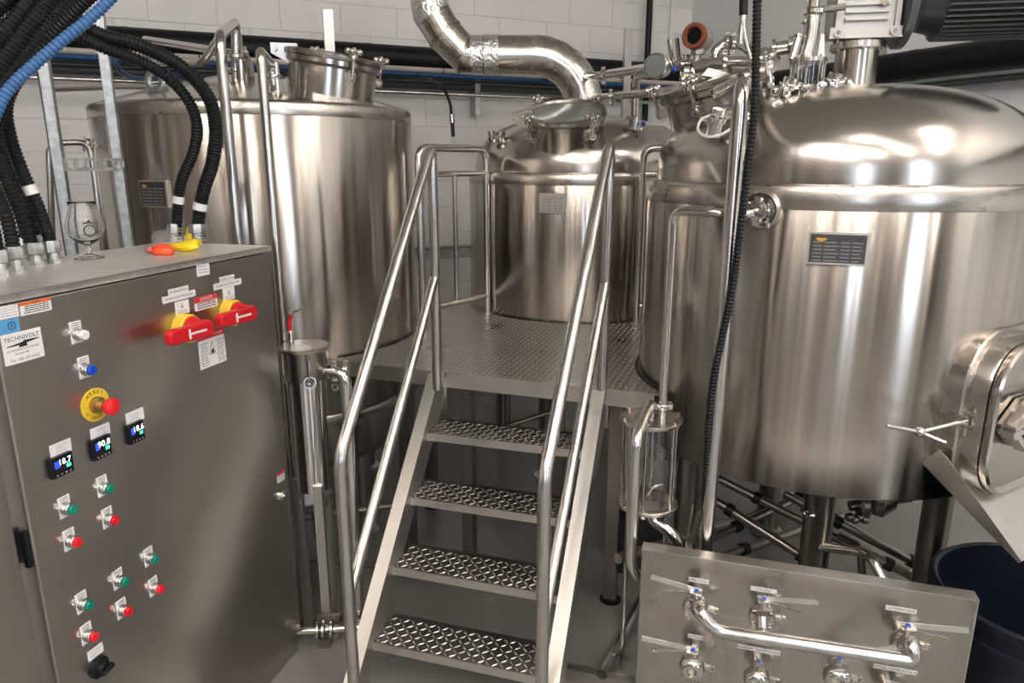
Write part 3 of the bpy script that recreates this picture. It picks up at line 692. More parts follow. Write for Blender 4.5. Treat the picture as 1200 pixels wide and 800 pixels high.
MB().boxf(o+Z*ht*.76, XL*wd, Z*ht*.24, cn*.0012).build('header', m_orange, s); text('WARNING', o+XL*wd*.52+Z*ht*.88+cn*.001, XL, Z, ht*.17, m_ink, s)
lines(o, wd, ht, (.14, .30, .46, .62), m_ink, s, t=.7, seed=4)
# --- right group
s, o, wd, ht = sticker(237.7, 314, .052, .042); lines(o, wd, ht, (.2, .4, .6, .8), m_greyink, s, seed=5)
for (x1_, y1_), (x2_, y2_), w1, w2, tx in (((209, 340.6), (210, 347.4), .075, .125, ('INTERRUPTEUR', 'PANNEAU ELECTRIQUE 600V')), ((266, 326.5), (266.8, 332.8), .068, .125, ('INTERRUPTEUR', 'PANNEAU ELECTRIQUE 208V'))):
    s, o, wd, ht = sticker(x1_, y1_, w1, .018); text(tx[0], o+XL*wd/2+Z*ht/2+cn*.0006, XL, Z, .0095, m_ink, s)
    s, o, wd, ht = sticker(x2_, y2_, w2, .018); text(tx[1], o+XL*wd/2+Z*ht/2+cn*.0006, XL, Z, .0082, m_ink, s)
for x, y, sd in ((213.4, 360, 6), (268, 343.8, 7)):
    s, o, wd, ht = sticker(x, y, .052, .036); lines(o, wd, ht, (.12, .26), m_greyink, s, seed=sd)
    MB().prism([(.42, .45), (.58, .45), (.5, .82)], o, XL*wd, Z*ht, cn*.0012).build('triangle_mark', m_greyink, s)
s, o, wd, ht = sticker(241.5, 353.6, .095, .038); s['label'] = 'small white and red DANGER sticker'
MB().boxf(o+Z*ht*.58, XL*wd, Z*ht*.42, cn*.0012).build('header', m_redp, s); text('DANGER', o+XL*wd*.52+Z*ht*.79+cn*.001, XL, Z, ht*.34, m_white, s); lines(o, wd, ht, (.12, .30, .46), m_ink, s, seed=8, t=.8)
s, o, wd, ht = sticker(248.6, 408, .112, .100); s['label'] = 'larger white arc hazard sticker with two red DANGER headers'
MB().boxf(o+Z*ht*.82, XL*wd, Z*ht*.18, cn*.0012).build('header', m_redp, s); text('DANGER    DANGER', o+XL*wd*.52+Z*ht*.91+cn*.001, XL, Z, ht*.10, m_white, s)
lines(o, wd, ht, [.06+.07*i for i in range(10)], m_greyink, s, x0=.05, x1=.35, t=.28, seed=9); lines(o, wd, ht, [.06+.07*i for i in range(10)], m_greyink, s, x0=.66, x1=.96, t=.28, seed=10)
mb = MB(); mb.prism([(.37, .34), (.63, .34), (.5, .74)], o, XL*wd, Z*ht, cn*.0010); tr_ = mb.build('hazard_triangle', m_ink, s)
MB().prism([(.395, .36), (.605, .36), (.5, .69)], o, XL*wd, Z*ht, cn*.0014).build('triangle_field', m_sticker, tr_); MB().prism([(.44, .37), (.56, .37), (.55, .45), (.51, .52), (.46, .47)], o, XL*wd, Z*ht, cn*.0018).build('figure_mark', m_ink, tr_)
s, o, wd, ht = sticker(329, 558, .042, .034); s['label'] = 'small sticker with red header above the lock'
MB().boxf(o+Z*ht*.7, XL*wd, Z*ht*.3, cn*.0012).build('header', m_redp, s); lines(o, wd, ht, (.15, .35, .55), m_ink, s, seed=12, t=.7)
p = face(330, 580.6); mb = MB(); mb.disc([(.019, 0), (.019, .010), (.015, .013)], p, cn, 20); mb.disc([(.009, .012), (.009, .016)], p, cn, 12); mb.build('lock', m_chrome, dr)
# --- push buttons
def button(px, py, m, lab, wd=.030, ht=.050, flat=True):
    c = face(px, py, .028)          # cap centre
    b = c-cn*.028
    pl = MB().boxf(b-XL*wd/2-Z*.020, XL*wd, Z*ht, cn*.0016).build('legend_plate', m_sticker, dr); pl['label'] = lab
    lines(b-XL*wd/2-Z*.020, wd, ht, (.90, .80, .70), m_greyink, pl, x0=.15, x1=.85, t=.35, th=.0024, seed=int(px))
    mb = MB(); mb.disc([(.0145, 0), (.0145, .008), (.013, .011), (.013, .017), (.0118, .018)], b, cn, 22); mb.build('bezel', m_chrome, pl)
    MB().disc([(.0112, .012), (.0112, .026), (.0095, .028)], b, cn, 22).build('button_cap', m, pl)
    MB().cyl(b-XL*(wd/2+.006)+Z*.010-cn*.0, b-XL*(wd/2+.006)+Z*.010+cn*.004, .003, 8).build('stud', m_chrome, pl)
button(101, 392.5, m_white, 'white push button with legend plate, topmost')
button(110, 433.7, m_bluebtn, 'blue push button with legend plate')
for x, y, m, l in ((131, 573, m_green, 'green push button below the middle display'), (87.4, 597.5, m_green, 'green push button below the left display'), (136.9, 609.9, m_redbtn, 'red push button right below the right green one'),
    (93, 635.7, m_redbtn, 'red push button under the left display column'), (184.5, 655.6, m_green, 'rightmost green push button'), (148.9, 681.9, m_green, 'middle green push button of the lower three'), (190, 690.5, m_redbtn, 'rightmost red push button'),
    (106.9, 709.6, m_green, 'lowest green push button'), (153, 716.7, m_redbtn, 'middle red push button of the lower three'), (112.5, 746.4, m_redbtn, 'lowest red push button above the black selector')):
    button(x, y, m, l)
# --- emergency stop
b = face(111.5, 474); es = MB().disc([(.040, 0), (.040, .0022)], b, cn, 36).build('yellow_disc', m_yellow, dr); es['label'] = 'emergency stop with yellow disc and red mushroom head'
for i, ch in enumerate('ARRET'):
    a = math.radians(130-20*i); text(ch, b+XL*(.031*math.cos(a))+Z*(.031*math.sin(a))+cn*.0022, XL*math.sin(a)-Z*math.cos(a), XL*math.cos(a)+Z*math.sin(a), .013, m_ink, es)
for i, ch in enumerate("D'URGENCE"):
    a = math.radians(-150+15*i); text(ch, b+XL*(.031*math.cos(a))+Z*(.031*math.sin(a))+cn*.0022, -XL*math.sin(a)+Z*math.cos(a), -XL*math.cos(a)-Z*math.sin(a), .012, m_ink, es)
MB().disc([(.020, 0), (.020, .012), (.013, .014), (.013, .03)], b, cn, 24).build('collar', m_brass, es)
mb = MB(); mb.disc([(.010, .028), (.012, .036), (.0195, .042), (.0205, .048), (.0195, .054), (.012, .059)], b, cn, 28); mb.build('mushroom_head', m_redbtn, es)
# --- digital displays
for q, lq, val, lab in (([(59, 537), (85, 529.5), (88, 552), (62.5, 562)], [(57, 522.5), (81.6, 513), (84.5, 527.5), (60, 536.5)], '18.7', 'left'), ([(107.5, 515), (129, 509.5), (133, 532.5), (111.3, 540)], [(105, 503.5), (127.5, 493.8), (129.5, 508), (107, 515.5)], '90.8', 'middle'), ([(149, 498), (167.5, 492.7), (172, 513.8), (154, 520.8)], [(146.5, 485.5), (167, 476.3), (169, 491), (148.5, 497.5)], '18.6', 'right')):
    s, o, wd, ht = plate_at(lq, m_sticker, .0012, name='display_label'); s['label'] = lab+' white label above a display'; lines(o, wd, ht, (.30, .55, .72), m_greyink, s, x0=.25, x1=.75, t=.5, seed=int(wd*1e5))
    P = [face(x, y, .012) for x, y in q]; x0 = sum((p-C0).dot(XL) for p in (P[0], P[3]))/2; x1 = sum((p-C0).dot(XL) for p in (P[1], P[2]))/2; z1 = (P[0].z+P[1].z)/2; z0 = (P[2].z+P[3].z)/2
    o = C0+XL*x0; o.z = z0; wd = x1-x0; ht = z1-z0
    f = MB().boxf(o, XL*wd, Z*ht, cn*.012).build('temperature_display', m_screen, dr, bevel=.002); f['label'] = lab+' digital temperature display'
    text(val, o+XL*wd*.60+Z*ht*.68+cn*.0122, XL, Z, ht*.40, m_lcdw, f, 'digits')
    MB().boxf(o+XL*wd*.14+Z*ht*.46, XL*wd*.22, Z*ht*.34, cn*.0124).build('blue_segment', m_lcdb, f)
    MB().boxf(o+XL*wd*.66+Z*ht*.34, XL*wd*.20, Z*ht*.15, cn*.0124).build('green_segment', m_lcdg, f)
    mb = MB()
    for i in range(4): mb.boxf(o+XL*wd*(.16+.2*i)+Z*ht*.09, XL*wd*.08, Z*ht*.07, cn*.0124)
    mb.build('keys', m_greyink, f)
# --- red rotary handles
def rotary(px, py, gx0, gx1, lab):
    b = face(px, py)
    y = MB().disc([(.039, 0), (.039, .028), (.036, .032)], b, cn, 32).build('yellow_ring', m_yellow, dr); y['label'] = lab
    MB().disc([(.033, .03), (.033, .040), (.026, .058), (.018, .062)], b, cn, 28).build('red_hub', m_red, y)
    X = (XL*.999+Z*-.03).normalized(); mb = MB()
    mb.prism([(-.128, -.012), (-.120, -.019), (-.05, -.020), (.02, -.024), (.033, -.016), (.037, 0), (.033, .016), (.02, .024), (-.05, .020), (-.120, .019), (-.128, .012)], b+cn*.052, X, Z, cn*.026)
    g = mb.build('grip', m_red, y, bevel=.006)
    mb = MB(); mb.boxf(b+cn*.0785-X*.066-Z*.013, X*.007, Z*.026, cn*.0012); mb.boxf(b+cn*.0785-X*.060-Z*.003, X*.062, Z*.006, cn*.0012); mb.build('white_mark', m_white, g)
rotary(213, 384, 0, 0, 'left red rotary handle on a yellow ring')
rotary(267, 366, 0, 0, 'right red rotary handle on a yellow ring')
# --- black selector knob and label
s, o, wd, ht = sticker(111.7, 763.5, .044, .026); lines(o, wd, ht, (.35, .65), m_greyink, s, seed=13)
b = face(115, 781); kb = MB().disc([(.027, 0), (.027, .006), (.020, .010)], b, cn, 28).build('selector_base', m_black, dr); kb['label'] = 'black selector switch'
mb = MB(); mb.disc([(.017, .008), (.015, .024)], b, cn, 20); mb.box(b+cn*.028, XL*.034+Z*.006, Z*.010, cn*.014); mb.build('selector_knob', m_black, kb, bevel=.002)
# --- door edge: hinge strip and the next enclosure
mb = MB(); mb.boxf(C0+ce*(CW-.004)+Z*.10-cn*.024, ce*.006, cn*.030, Z*(ZT-.13)); mb.build('door_edge_fold', m_satin, cb)
hz_ = face(32, 656).z; MB().boxf(C0+ce*(CW+.003)+Z*(hz_-.02)-cn*.01, ce*.010, cn*.012, Z*.085).build('hinge', m_black, cb)
MB().boxf(C0+ce*(CW+.030)-cn*.03, ce*.45, cn*.030, Z*(ZT-.014)).build('side_door', m_cab, cb, bevel=.003)
MB().boxf(C0+ce*(CW+.02)-cn*CD, ce*.46, cn*(CD-.034), Z*(ZT-.013)).build('side_body', m_dark, cb)

# ================================================================ THINGS ON THE CABINET
# conduits
def corr(path, r, pitch=.0085, dep=.09):
    p = resample(path, pitch/4)
    return MB().tube(p, r, 14, rf=lambda i: r*(1.03 if i % 4 in (0, 1) else 1-dep*1.3))
def connector(t, p, d, r, m=m_galv):
    mb = MB(); mb.disc([(r*1.18, 0), (r*1.18, .012)], p, d, 6); mb.disc([(r*1.05, .010), (r*1.05, .028)], p, d, 20)
    mb.disc([(r*1.34, .030), (r*1.42, .034), (r*1.42, .052), (r*1.25, .060)], p, d, 8); mb.build('connector', m, t)
def conduit(label, pts, r, m=m_black, ringpos=(), smooth=False, group='black conduits entering the cabinet roof', base=True, pitch=.0105):
    pts = [V(p) for p in pts]; t = thing('conduit', label, 'conduit', pts[0], group)
    path = spline(pts, 10); corr(path, r, pitch).build('corrugated_tube', m, t, ang=25) if not smooth else MB().tube(path, r, 16).build('smooth_tube', m, t)
    if base: connector(t, pts[0], Z, r)
    for f in ringpos:
        i = int(f*(len(path)-1)); d = (path[i+1]-path[i]).normalized()
        MB().disc([(r*1.08, -.012), (r*1.08, .012)], path[i], d, 16).build('wrap_label', m_white, t)
    return t
q = on(206, 283, ZT); Yq = q.y
conduit('thinner of two black conduits arching down right of the glass', [q, at(207, 262, Yq), at(212, 215, Yq), at(226, 180, Yq-.02), at(231, 150, Yq-.05), at(222, 120, Yq-.08), at(198, 92, Yq-.12), at(165, 72, Yq-.16), at(120, 55, Yq-.22), at(85, 35, Yq-.28), at(50, -10, Yq-.35)], .0175, ringpos=(.165,))
q = on(233, 283, ZT); Yr = q.y
conduit('thicker outer black conduit arching down beside the yellow bag', [q, at(233, 255, Yr), at(239, 222, Yr), at(249, 190, Yr-.02), at(253, 150, Yr-.05), at(243, 112, Yr-.08), at(212, 78, Yr-.12), at(165, 54, Yr-.16), at(115, 40, Yr-.2), at(80, 15, Yr-.25), at(60, -20, Yr-.3)], .0215, ringpos=(.14,), pitch=.0105)
# left cluster
lc = [((64, 308), [(60, 288), (46, 245), (26, 200), (12, 160), (8, 120), (30, 78), (62, 38), (118, -16)], .0155, 'black conduit, rightmost in the cluster behind the front row', .12),
      ((43, 311), [(38, 290), (24, 250), (6, 205), (-8, 160)], .0165, 'black conduit entering the second connector from the right', 0),
      ((20, 317), [(16, 293), (8, 255), (-8, 215)], .0155, 'black conduit entering the third connector from the right', 0),
      ((52, 299), [(48, 284), (38, 250), (28, 215), (14, 170), (4, 128), (14, 85), (44, 40), (84, -16)], .015, 'black conduit rising behind the front row and into the upper bundle', 0),
      ((32, 303), [(29, 285), (27, 255), (18, 220), (6, 190), (-4, 150)], .0145, 'black conduit hidden partly behind the second connector', 0),
      ((2, 322), [(-2, 300), (-8, 270)], .015, 'black conduit at the very left edge of the photo', 0)]
for b, pts, r, lab, rp in lc:
    q = on(b[0], b[1], ZT); n = len(pts)
    conduit(lab, [q]+[at(x, y, q.y-.012*i) for i, (x, y) in enumerate(pts)], r, group='black conduits entering the cabinet roof', ringpos=(rp+.2,) if rp else ())
for pts, r, lab in (([(-14, 60), (18, 24), (52, -18)], .0185, 'thick black conduit crossing the top left corner, outermost'), ([(-14, 96), (24, 46), (72, -18)], .019, 'thick black conduit in the corner bundle, second from outside'), ([(-12, 140), (6, 105), (50, 55), (100, -18)], .0165, 'black conduit lying under the blue conduit'), ([(-14, 20), (12, -6), (26, -22)], .018, 'black conduit at the extreme top left corner'), ([(-12, 175), (0, 130), (34, 66), (76, 20), (104, -16)], .017, 'dark conduit at the back of the corner bundle')):
    Y = 1.62 if 'outer' in lab or 'second' in lab or 'extreme' in lab else 1.78
    conduit(lab, [at(x, y, Y+.02*i) for i, (x, y) in enumerate(pts)], r, base=False, group='conduits bundled in the top left corner')
conduit('bright blue conduit running diagonally across the black bundle', [at(-12, 150, 1.44), at(8, 108, 1.46), at(40, 76, 1.48), at(75, 46, 1.50), at(105, 22, 1.52), at(140, -12, 1.55)], .0112, m_blue, base=False, group='conduits bundled in the top left corner', pitch=.0095)
tie = thing('cable_tie', 'black cable tie pulled round the upper conduit bundle', 'cable tie', at(22, 44, 1.5))
MB().tube([at(-5, 28, 1.52), at(10, 38, 1.51), at(22, 44, 1.51), at(45, 25, 1.52), at(54, 12, 1.56)], .0022, 6).build('strap', m_black, tie); MB().box(at(23, 45, 1.51), V((.010, 0, 0)), V((0, .008, 0)), V((0, 0, .009))).build('tie_head', m_black, tie)
# beer glass
gp = on(105, 303, ZT); gl = thing('beer_glass', 'empty tulip beer glass with a black ring logo on the cabinet roof', 'glass', gp)
sc = .00205
pr_o = [(.0001, 0), (.033, 0), (.034, .003), (.020, .006), (.007, .014), (.0055, .024), (.0075, .034), (.020, .040), (.036, .054), (.043, .072), (.043, .088), (.037, .108), (.031, .124), (.030, .132), (.033, .142)]
pr_i = [(.0318, .142), (.0288, .132), (.0298, .124), (.0358, .108), (.0418, .088), (.0418, .072), (.0348, .055), (.018, .043), (.0001, .040)]
kk = 1.1; gp = gp+Z*.0006
MB().lathe([(r*kk, h*kk) for r, h in pr_o+pr_i], gp, Z, 48).build('goblet', m_glass, gl, ang=80)
gv = V((-gp.x, -gp.y, 0)).normalized(); gx = V((-gv.y, gv.x, 0))
mb = MB(); cl_ = gp+Z*.080+gv*.0485+gx*.010; mb.ring(cl_, gv+gx*.25, .0145, .0016, 24, 4, .4); mb.box(cl_+Z*.021, gx*.028, Z*.003, gv*.001); mb.prism([(-.006, 0), (.006, 0), (0, .007)], cl_+Z*.023, gx, Z, gv*.001); mb.build('ring_logo', m_ink, gl)
# bag with yellow and red packets
bp = on(212, 294, ZT); bg = thing('plastic_bag', 'crumpled clear bag with yellow and red packets on the cabinet roof', 'bag', bp)
def blob(c, sx, sy, sz, seed, am=.10):
    mb = MB(); mb.sph(c, 1, 20, 10, (sx, sy, sz)); rnd = random.Random(seed); c = V(c)
    ws = [(V((rnd.uniform(-1, 1), rnd.uniform(-1, 1), rnd.uniform(-1, 1)))*60, rnd.uniform(0, 6)) for _ in range(6)]
    for i, p in enumerate(mb.v):
        k = 1+sum(math.sin(w.dot(p-c)+f) for w, f in ws)*am; q = c+(p-c)*k
        if q.z < ZT+.001: q.z = ZT+.001
        mb.v[i] = q
    return mb
blob(on(219, 294, ZT)+Z*.014, .066, .034, .020, 1, .13).build('yellow_packet', m_bagy, bg, ang=60)
blob(on(190, 298, ZT)+Z*.010, .034, .022, .015, 2, .13).build('orange_packet', m_bago, bg, ang=60)
blob(on(178, 296, ZT)+Z*.009, .014, .014, .010, 5).build('pink_packet', m_bagp, bg, ang=60)
blob(on(224, 283, ZT)+Z*.026, .034, .020, .036, 3, .16).build('yellow_flap', m_bagy, bg, ang=60)
blob(on(208, 290, ZT)+Z*.014, .082, .045, .030, 4, .16).build('clear_film', m_film, bg, ang=5)
# strut frame behind the cabinet
sf = thing('strut_frame', 'galvanized strut frame with a slotted cross channel behind the glass', 'frame', at(90, 300, 2.62))
def strut(x, y, m=m_galv, s=.034, z1=3.4, z0=0):
    X, Y = V((.95, .3, 0)).normalized(), V((-.3, .95, 0)).normalized(); mb = MB(); o = V((x, y, z0))-X*s/2-Y*s/2; H = Z*(z1-z0)
    mb.boxf(o, X*s, Y*.003, H); mb.boxf(o, X*.003, Y*s, H); mb.boxf(o+X*(s-.003), X*.003, Y*s, H); return mb
pL, pR = at(66, 170, 2.60), at(136, 170, 2.78)
strut(pL.x, pL.y, z1=at(50, 38, 2.6).z).build('upright', m_galv, sf); strut(pR.x, pR.y).build('upright', m_galv, sf)
hh = at(100, 193, 2.65).z; dX_ = (pR-pL); dX_.z = 0; Lx = dX_.length; dX_.normalize(); nY = V((-dX_.y, dX_.x, 0))
mb = MB(); o = V((pL.x, pL.y, hh-.022))-nY*.02
mb.boxf(o+Z*.036, dX_*Lx, -nY*.003, Z*.010); mb.boxf(o, dX_*Lx, -nY*.003, Z*.012); mb.boxf(o+Z*.012+dX_*0, dX_*.018, -nY*.003, Z*.024)
k = 0.018
while k < Lx-.02:
    mb.boxf(o+Z*.012+dX_*(k+.022), dX_*.012, -nY*.003, Z*.024); k += .034
mb.build('slotted_channel', m_galv, sf)
# tube loop on the wall side of the frame
tl_ = thing('pipe', 'upright steel tube with two side branches left of the strut frame', 'pipe', at(60, 300, 3.0))
g0_ = at(49, 86, 3.0); g1_ = V((g0_.x, g0_.y, .4)); MB().tube([g1_, g0_], .017, 12).build('tube', m_tube, tl_); MB().sph(g0_, .017, 12, 6).build('end_cap', m_tube, tl_)
MB().tube([g0_-Z*.06, at(140, 101, 3.5), at(215, 103, 3.95)], .014, 12).build('branch', m_tube, tl_)
MB().tube(rounded([at(62, 300, 3.0), at(57, 168, 3.0), at(104, 166, 3.1), at(110, 200, 3.1), at(122, 300, 3.1)], .05), .013, 12).build('branch', m_tube, tl_)
mb = MB(); clampring(mb, at(102, 167, 3.1), dX_, .013); mb.build('clamp', m_chrome, tl_)
# ================================================================ WALL PIPES
def wallpt(px, py, off):        # on the block wall, off metres in front of it
    r = ray(px, py); k = (QW-off)/r.dot(qd); p = r*k; return V((p.x, p.y, EYE+p.z))
def rwall(px, py, off):
    r = ray(px, py); k = (PW-off)/r.dot(pd); p = r*k; return V((p.x, p.y, EYE+p.z))
def wpipe(name, label, cat, x0, y0, off, r, m, p0=-5.0, p1=4.1, seg=18, group=None):
    a = wallpt(x0, y0, off); t = pq(p0, QW-off, a.z); b = pq(p1, QW-off, a.z)
    th = thing(name, label, cat, t, group); MB().tube([t, b], r, seg).build('run', m, th); return th, a.z
hz1 = wallpt(300, 57, .16).z
wp, z_ = wpipe('insulated_pipe', 'thick black insulated pipe along the white block wall', 'pipe', 300, 58, .16, .085, m_blackpipe)
for i in range(6):
    p = pq(-3.8+1.45*i, QW, z_); MB().boxf(p-pd*.015-qd*.25, pd*.03, qd*.25, -Z*.10).build('bracket', m_black, wp)
for i in range(5): p = pq(-3.2+1.5*i, QW-.16, z_); MB().disc([(.0875, -.02), (.0875, .02)], p, pd, 24).build('joint_band', m_black, wp)
a, z_ = wpipe('wall_tube', 'cream painted tube below the thick black pipe', 'pipe', 500, 82, .30, .018, m_trim)
for i in range(9): MB().disc([(.020, -.004), (.020, .004)], pq(-3+.8*i, QW-.30, z_), pd, 12).build('strap', m_black, a)
a, z_ = wpipe('cable', 'blue cable strapped along the wall under the cream tube', 'cable', 560, 91, .32, .016, m_wire, p0=-2.9)
for i in range(8): MB().disc([(.018, -.005), (.018, .005)], pq(-2.5+.82*i, QW-.32, z_), pd, 10).build('strap', m_black, a)
wpipe('cable', 'black cable lying beside the blue one on the wall', 'cable', 560, 96, .31, .010, m_black, p0=-2.9)
wpipe('wall_tube', 'thin polished rod, lowest of the tubes on the block wall', 'pipe', 540, 111, .30, .014, m_tube, p0=-4.5)
wpipe('cable_tray', 'dark grey tray behind the tubes on the block wall', 'tray', 560, 103, .08, .03, m_motor2)
a, z_ = wpipe('low_wall_pipe', 'thin grey pipe low on the block wall behind the guard rail', 'pipe', 530, 289, .06, .012, m_tube)
MB().boxf(pq(-5, QW-.05, z_-.075), pd*9, qd*.03, Z*.055).build('backing_rail', m_galv, a)
# short vertical struts standing before the wall
for x, y0, y1, nm, lab in ((383, 12, 100, 'wall_strut', 'short brushed upright rising above the left tank lid'), (735, 34, 145, 'wall_strut', 'short brushed upright between exhaust duct and downpipe')):
    a = wallpt(x, y0, .35); b = wallpt(x+2, y1, .35); o = MB().boxf(V((a.x, a.y, 1.0))-pd*.032, pd*.064, -qd*.03, Z*(a.z-1.0)).build('wall_strut', m_satin); o['label'] = lab; o['category'] = 'strut'; 
    MB().boxf(V((a.x, a.y, a.z-.9))-pd*.02, pd*.04, qd*.35, Z*.04).build('standoff', m_satin, o)
for x, lab in ((557, 'galvanized hanger under the cables below the duct'), ):
    a = wallpt(x, 95, .12); o = MB().boxf(V((a.x, a.y, wallpt(x, 135, .12).z)), pd*.04, qd*.10, Z*.5).build('hanger', m_galv); o['label'] = lab; o['category'] = 'strut'
p = wallpt(759, 60, .12); o = MB().cyl(V((p.x, p.y, .05)), V((p.x, p.y, CEIL-.02)), .026, 16).build('downpipe', m_blackpipe); o['label'] = 'black vertical downpipe in front of the block wall near the corner'; o['category'] = 'pipe'
# right wall pipes
def rpipe(name, label, px, py, off, r, m):
    a = rwall(px, py, off); s = thing(name, label, 'pipe', a); MB().tube([pq(PW-off, QR+.4, a.z), pq(PW-off, QW-.4, a.z)], r, 18).build('run', m, s); return s
s = rpipe('insulated_pipe', 'thick black insulated pipe along the right white wall', 1120, 70, .16, .085, m_blackpipe)
for i in range(4): a = rwall(1120, 70, .16); MB().disc([(.088, -.02), (.088, .02)], pq(PW-.16, 4.5-1.4*i, a.z), qd, 24).build('joint_band', m_black, s)
rpipe('wall_tube', 'grey tube below the thick black pipe on the right wall', 1120, 97, .10, .02, m_motor2)
# hanging probe cable
a = [wallpt(478, 92, .33), at(500, 92, 4.9), at(518, 102, 4.7), at(527, 120, 4.65), at(529, 135, 4.65)]
pc = thing('probe_cable', 'black cable with steel gland and white lead hanging over the guard rail', 'cable', at(530, 200, 4.65))
MB().tube(spline(a), .009, 8).build('cable', m_black, pc); MB().cyl(at(529, 134, 4.65), at(530, 144, 4.65), .018, 12).build('gland', m_chrome, pc); MB().cyl(at(530, 144, 4.65), at(531, 160, 4.65), .012, 10).build('plug', m_black, pc)
MB().tube(spline([at(531, 160, 4.65), at(534, 178, 4.65), at(541, 199, 4.62)]), .005, 6).build('white_lead', m_white, pc)
a = [at(135, 72, 3.6), at(142, 84, 3.7), at(160, 92, 3.9), at(185, 92, 4.3), wallpt(215, 85, .33)]
o = MB().tube(spline(a), .013, 8).build('cable', m_wire); o['label'] = 'blue cable drooping over the far left tank rim'; o['category'] = 'cable'

# ================================================================ FILTER HOUSING AND ITS PIPE (beside the cabinet)
hx = V((-.735, 2.435, 0)); ht_ = at(352, 405, 2.435).z
fh = thing('filter_housing', 'upright polished filter housing beside the right edge of the control cabinet', 'filter', hx)
MB().disc([(.062, 0), (.062, ht_-.72)], hx+Z*.60, Z, 32).build('tube_body', m_chrome, fh)
cvr = MB().disc([(.088, 0), (.090, .003), (.090, .012), (.086, .015)], hx+Z*(ht_-.012), Z, 40).build('cover_plate', m_weld, fh)
MB().disc([(.066, 0), (.066, .10)], hx+Z*(ht_-.118), Z, 32).build('clamp_band', m_leg, fh)
MB().disc([(.062, -.05), (.035, -.085), (.02, -.1), (.02, -.20)], hx+Z*.60, Z, 24).build('bottom_cone', m_chrome, fh)
for a in (35, 125, 215, 305):
    d = rot2(a+30); q = hx+d*.075+Z*(ht_-.02); mb = MB(); mb.cyl(q-Z*.08, q, .005, 8); x, y, z = basis(d); mb.ring(q-Z*.095, d, .020, .0035, 20, 6); mb.build('eye_bolt', m_chrome, fh)
for a, dd in ((150, 0), (30, 0), (270, 0)):
    d = rot2(a); q = hx+d*.06; l = MB().boxf(V((q.x, q.y, .012))-V((.016, .016, 0)), V((.032, 0, 0)), V((0, .032, 0)), Z*.62).build('leg', m_satin, fh)
    MB().boxf(V((q.x, q.y, 0))-V((.035, .035, 0)), V((.07, 0, 0)), V((0, .07, 0)), Z*.012).build('foot_plate', m_weld, l)
vb = at(341, 397, 2.46); mb = MB(); mb.cyl(V((vb.x, vb.y, ht_)), V((vb.x, vb.y, ht_+.035)), .010, 12); mb.sph(V((vb.x, vb.y, ht_+.042)), .012, 12, 8); mb.build('vent_valve', m_chrome, fh)
hn = spline([V((vb.x, vb.y, ht_+.045)), V((vb.x-.002, vb.y, ht_+.075)), V((vb.x+.008, vb.y, ht_+.105))]); MB().tube(hn, .0075, 10).build('red_lever', m_red, fh)
MB().tube(spline([hn[-1], hn[-1]+V((.012, 0, .012)), hn[-1]+V((.03, 0, .016)), hn[-1]+V((.045, 0, .028))]), .0045, 8).build('lever_tip', m_chrome, fh)
# outlet pipe with clamps that bends down
n0 = hx+V((.055, -.01, ht_-.085)); e0 = at(398, 440, 2.40); e0.z = n0.z
ep = pipe('elbow_pipe', 'steel pipe bending down from the filter housing to the floor', 'pipe', [n0, V((e0.x+.02, e0.y, n0.z)), V((e0.x+.02, e0.y, .012))], .0205, [(n0+V((.052, 0, 0)), (1, 0, 0)), (n0+V((.092, 0, 0)), (1, 0, 0))], m_chrome, .06)
mb = MB()
for dx in (.052, .1): mb.ring(n0+V((dx, -.01, -.062)), (0, 1, 0), .011, .003, 14, 6)
mb.build('wing_ring', m_chrome, ep)
# floor valve
fv = at(384, 737, 2.33); t = thing('floor_valve', 'clamped valve on the low pipe between cabinet and stair', 'valve', fv)
mb = MB()
for dx in (-.035, -.015, .015): mb.disc([(.028, -.008), (.034, -.004), (.034, .004), (.028, .008)], fv+V((dx, dx*.1, 0)), (1, .1, 0), 20)
mb.cyl(fv+V((-.30, -.03, 0)), fv+V((.16, .016, 0)), .016, 14); mb.build('body', m_chrome, t)
MB().tube([fv+V((-.03, 0, .03)), fv+V((-.03, 0, .06)), fv+V((.05, 0, .065))], .006, 8).build('lever', m_leg, t)
mb = MB(); mb.boxf(fv+V((-.04, -.02, -fv.z)), V((.05, 0, 0)), V((0, .04, 0)), Z*(fv.z-.03)); mb.build('support', m_leg, t)
o = MB().disc([(.07, 0), (.085, .01), (.085, .38), (.08, .40)], on(385, 655, .0)+V((-.02, .7, 0)), Z, 24).build('drum', m_bluebtn); o['label'] = 'blue drum glimpsed on the floor behind the filter housing'; o['category'] = 'drum'

# ================================================================ SIGHT GLASS AND PIPES BEFORE THE MASH TUN
sp_ = at(758, 590, 2.17); sx, sy = sp_.x, sp_.y; z0 = at(758, 586, sy).z; z1 = at(758, 493, sy).z
sg = thing('sight_glass', 'round glass cylinder between two steel plates, standing left of the mash tun', 'sight glass', (sx, sy, z0))
MB().disc([(.098, 0), (.100, .002), (.100, .010), (.098, .012)], (sx, sy, z1), Z, 40).build('top_plate', m_weld, sg)
MB().disc([(.098, 0), (.100, .002), (.100, .010), (.098, .012)], (sx, sy, z0-.012), Z, 40).build('bottom_plate', m_weld, sg)
MB().lathe([(.082, 0), (.082, z1-z0), (.078, z1-z0), (.078, 0)], (sx, sy, z0), Z, 48, closed=True).build('glass_cylinder', m_glass, sg)
for i in range(6):
    a = i*math.pi/3+.2; q = V((sx+.091*math.cos(a), sy+.091*math.sin(a), 0)); mb = MB(); mb.cyl(q+Z*(z0-.02), q+Z*(z1+.022), .0045, 10)
    for zz in (z0-.02, z1+.012): mb.disc([(.009, 0), (.009, .008)], q+Z*zz, Z, 6)
    mb.build('tie_rod', m_chrome, sg)
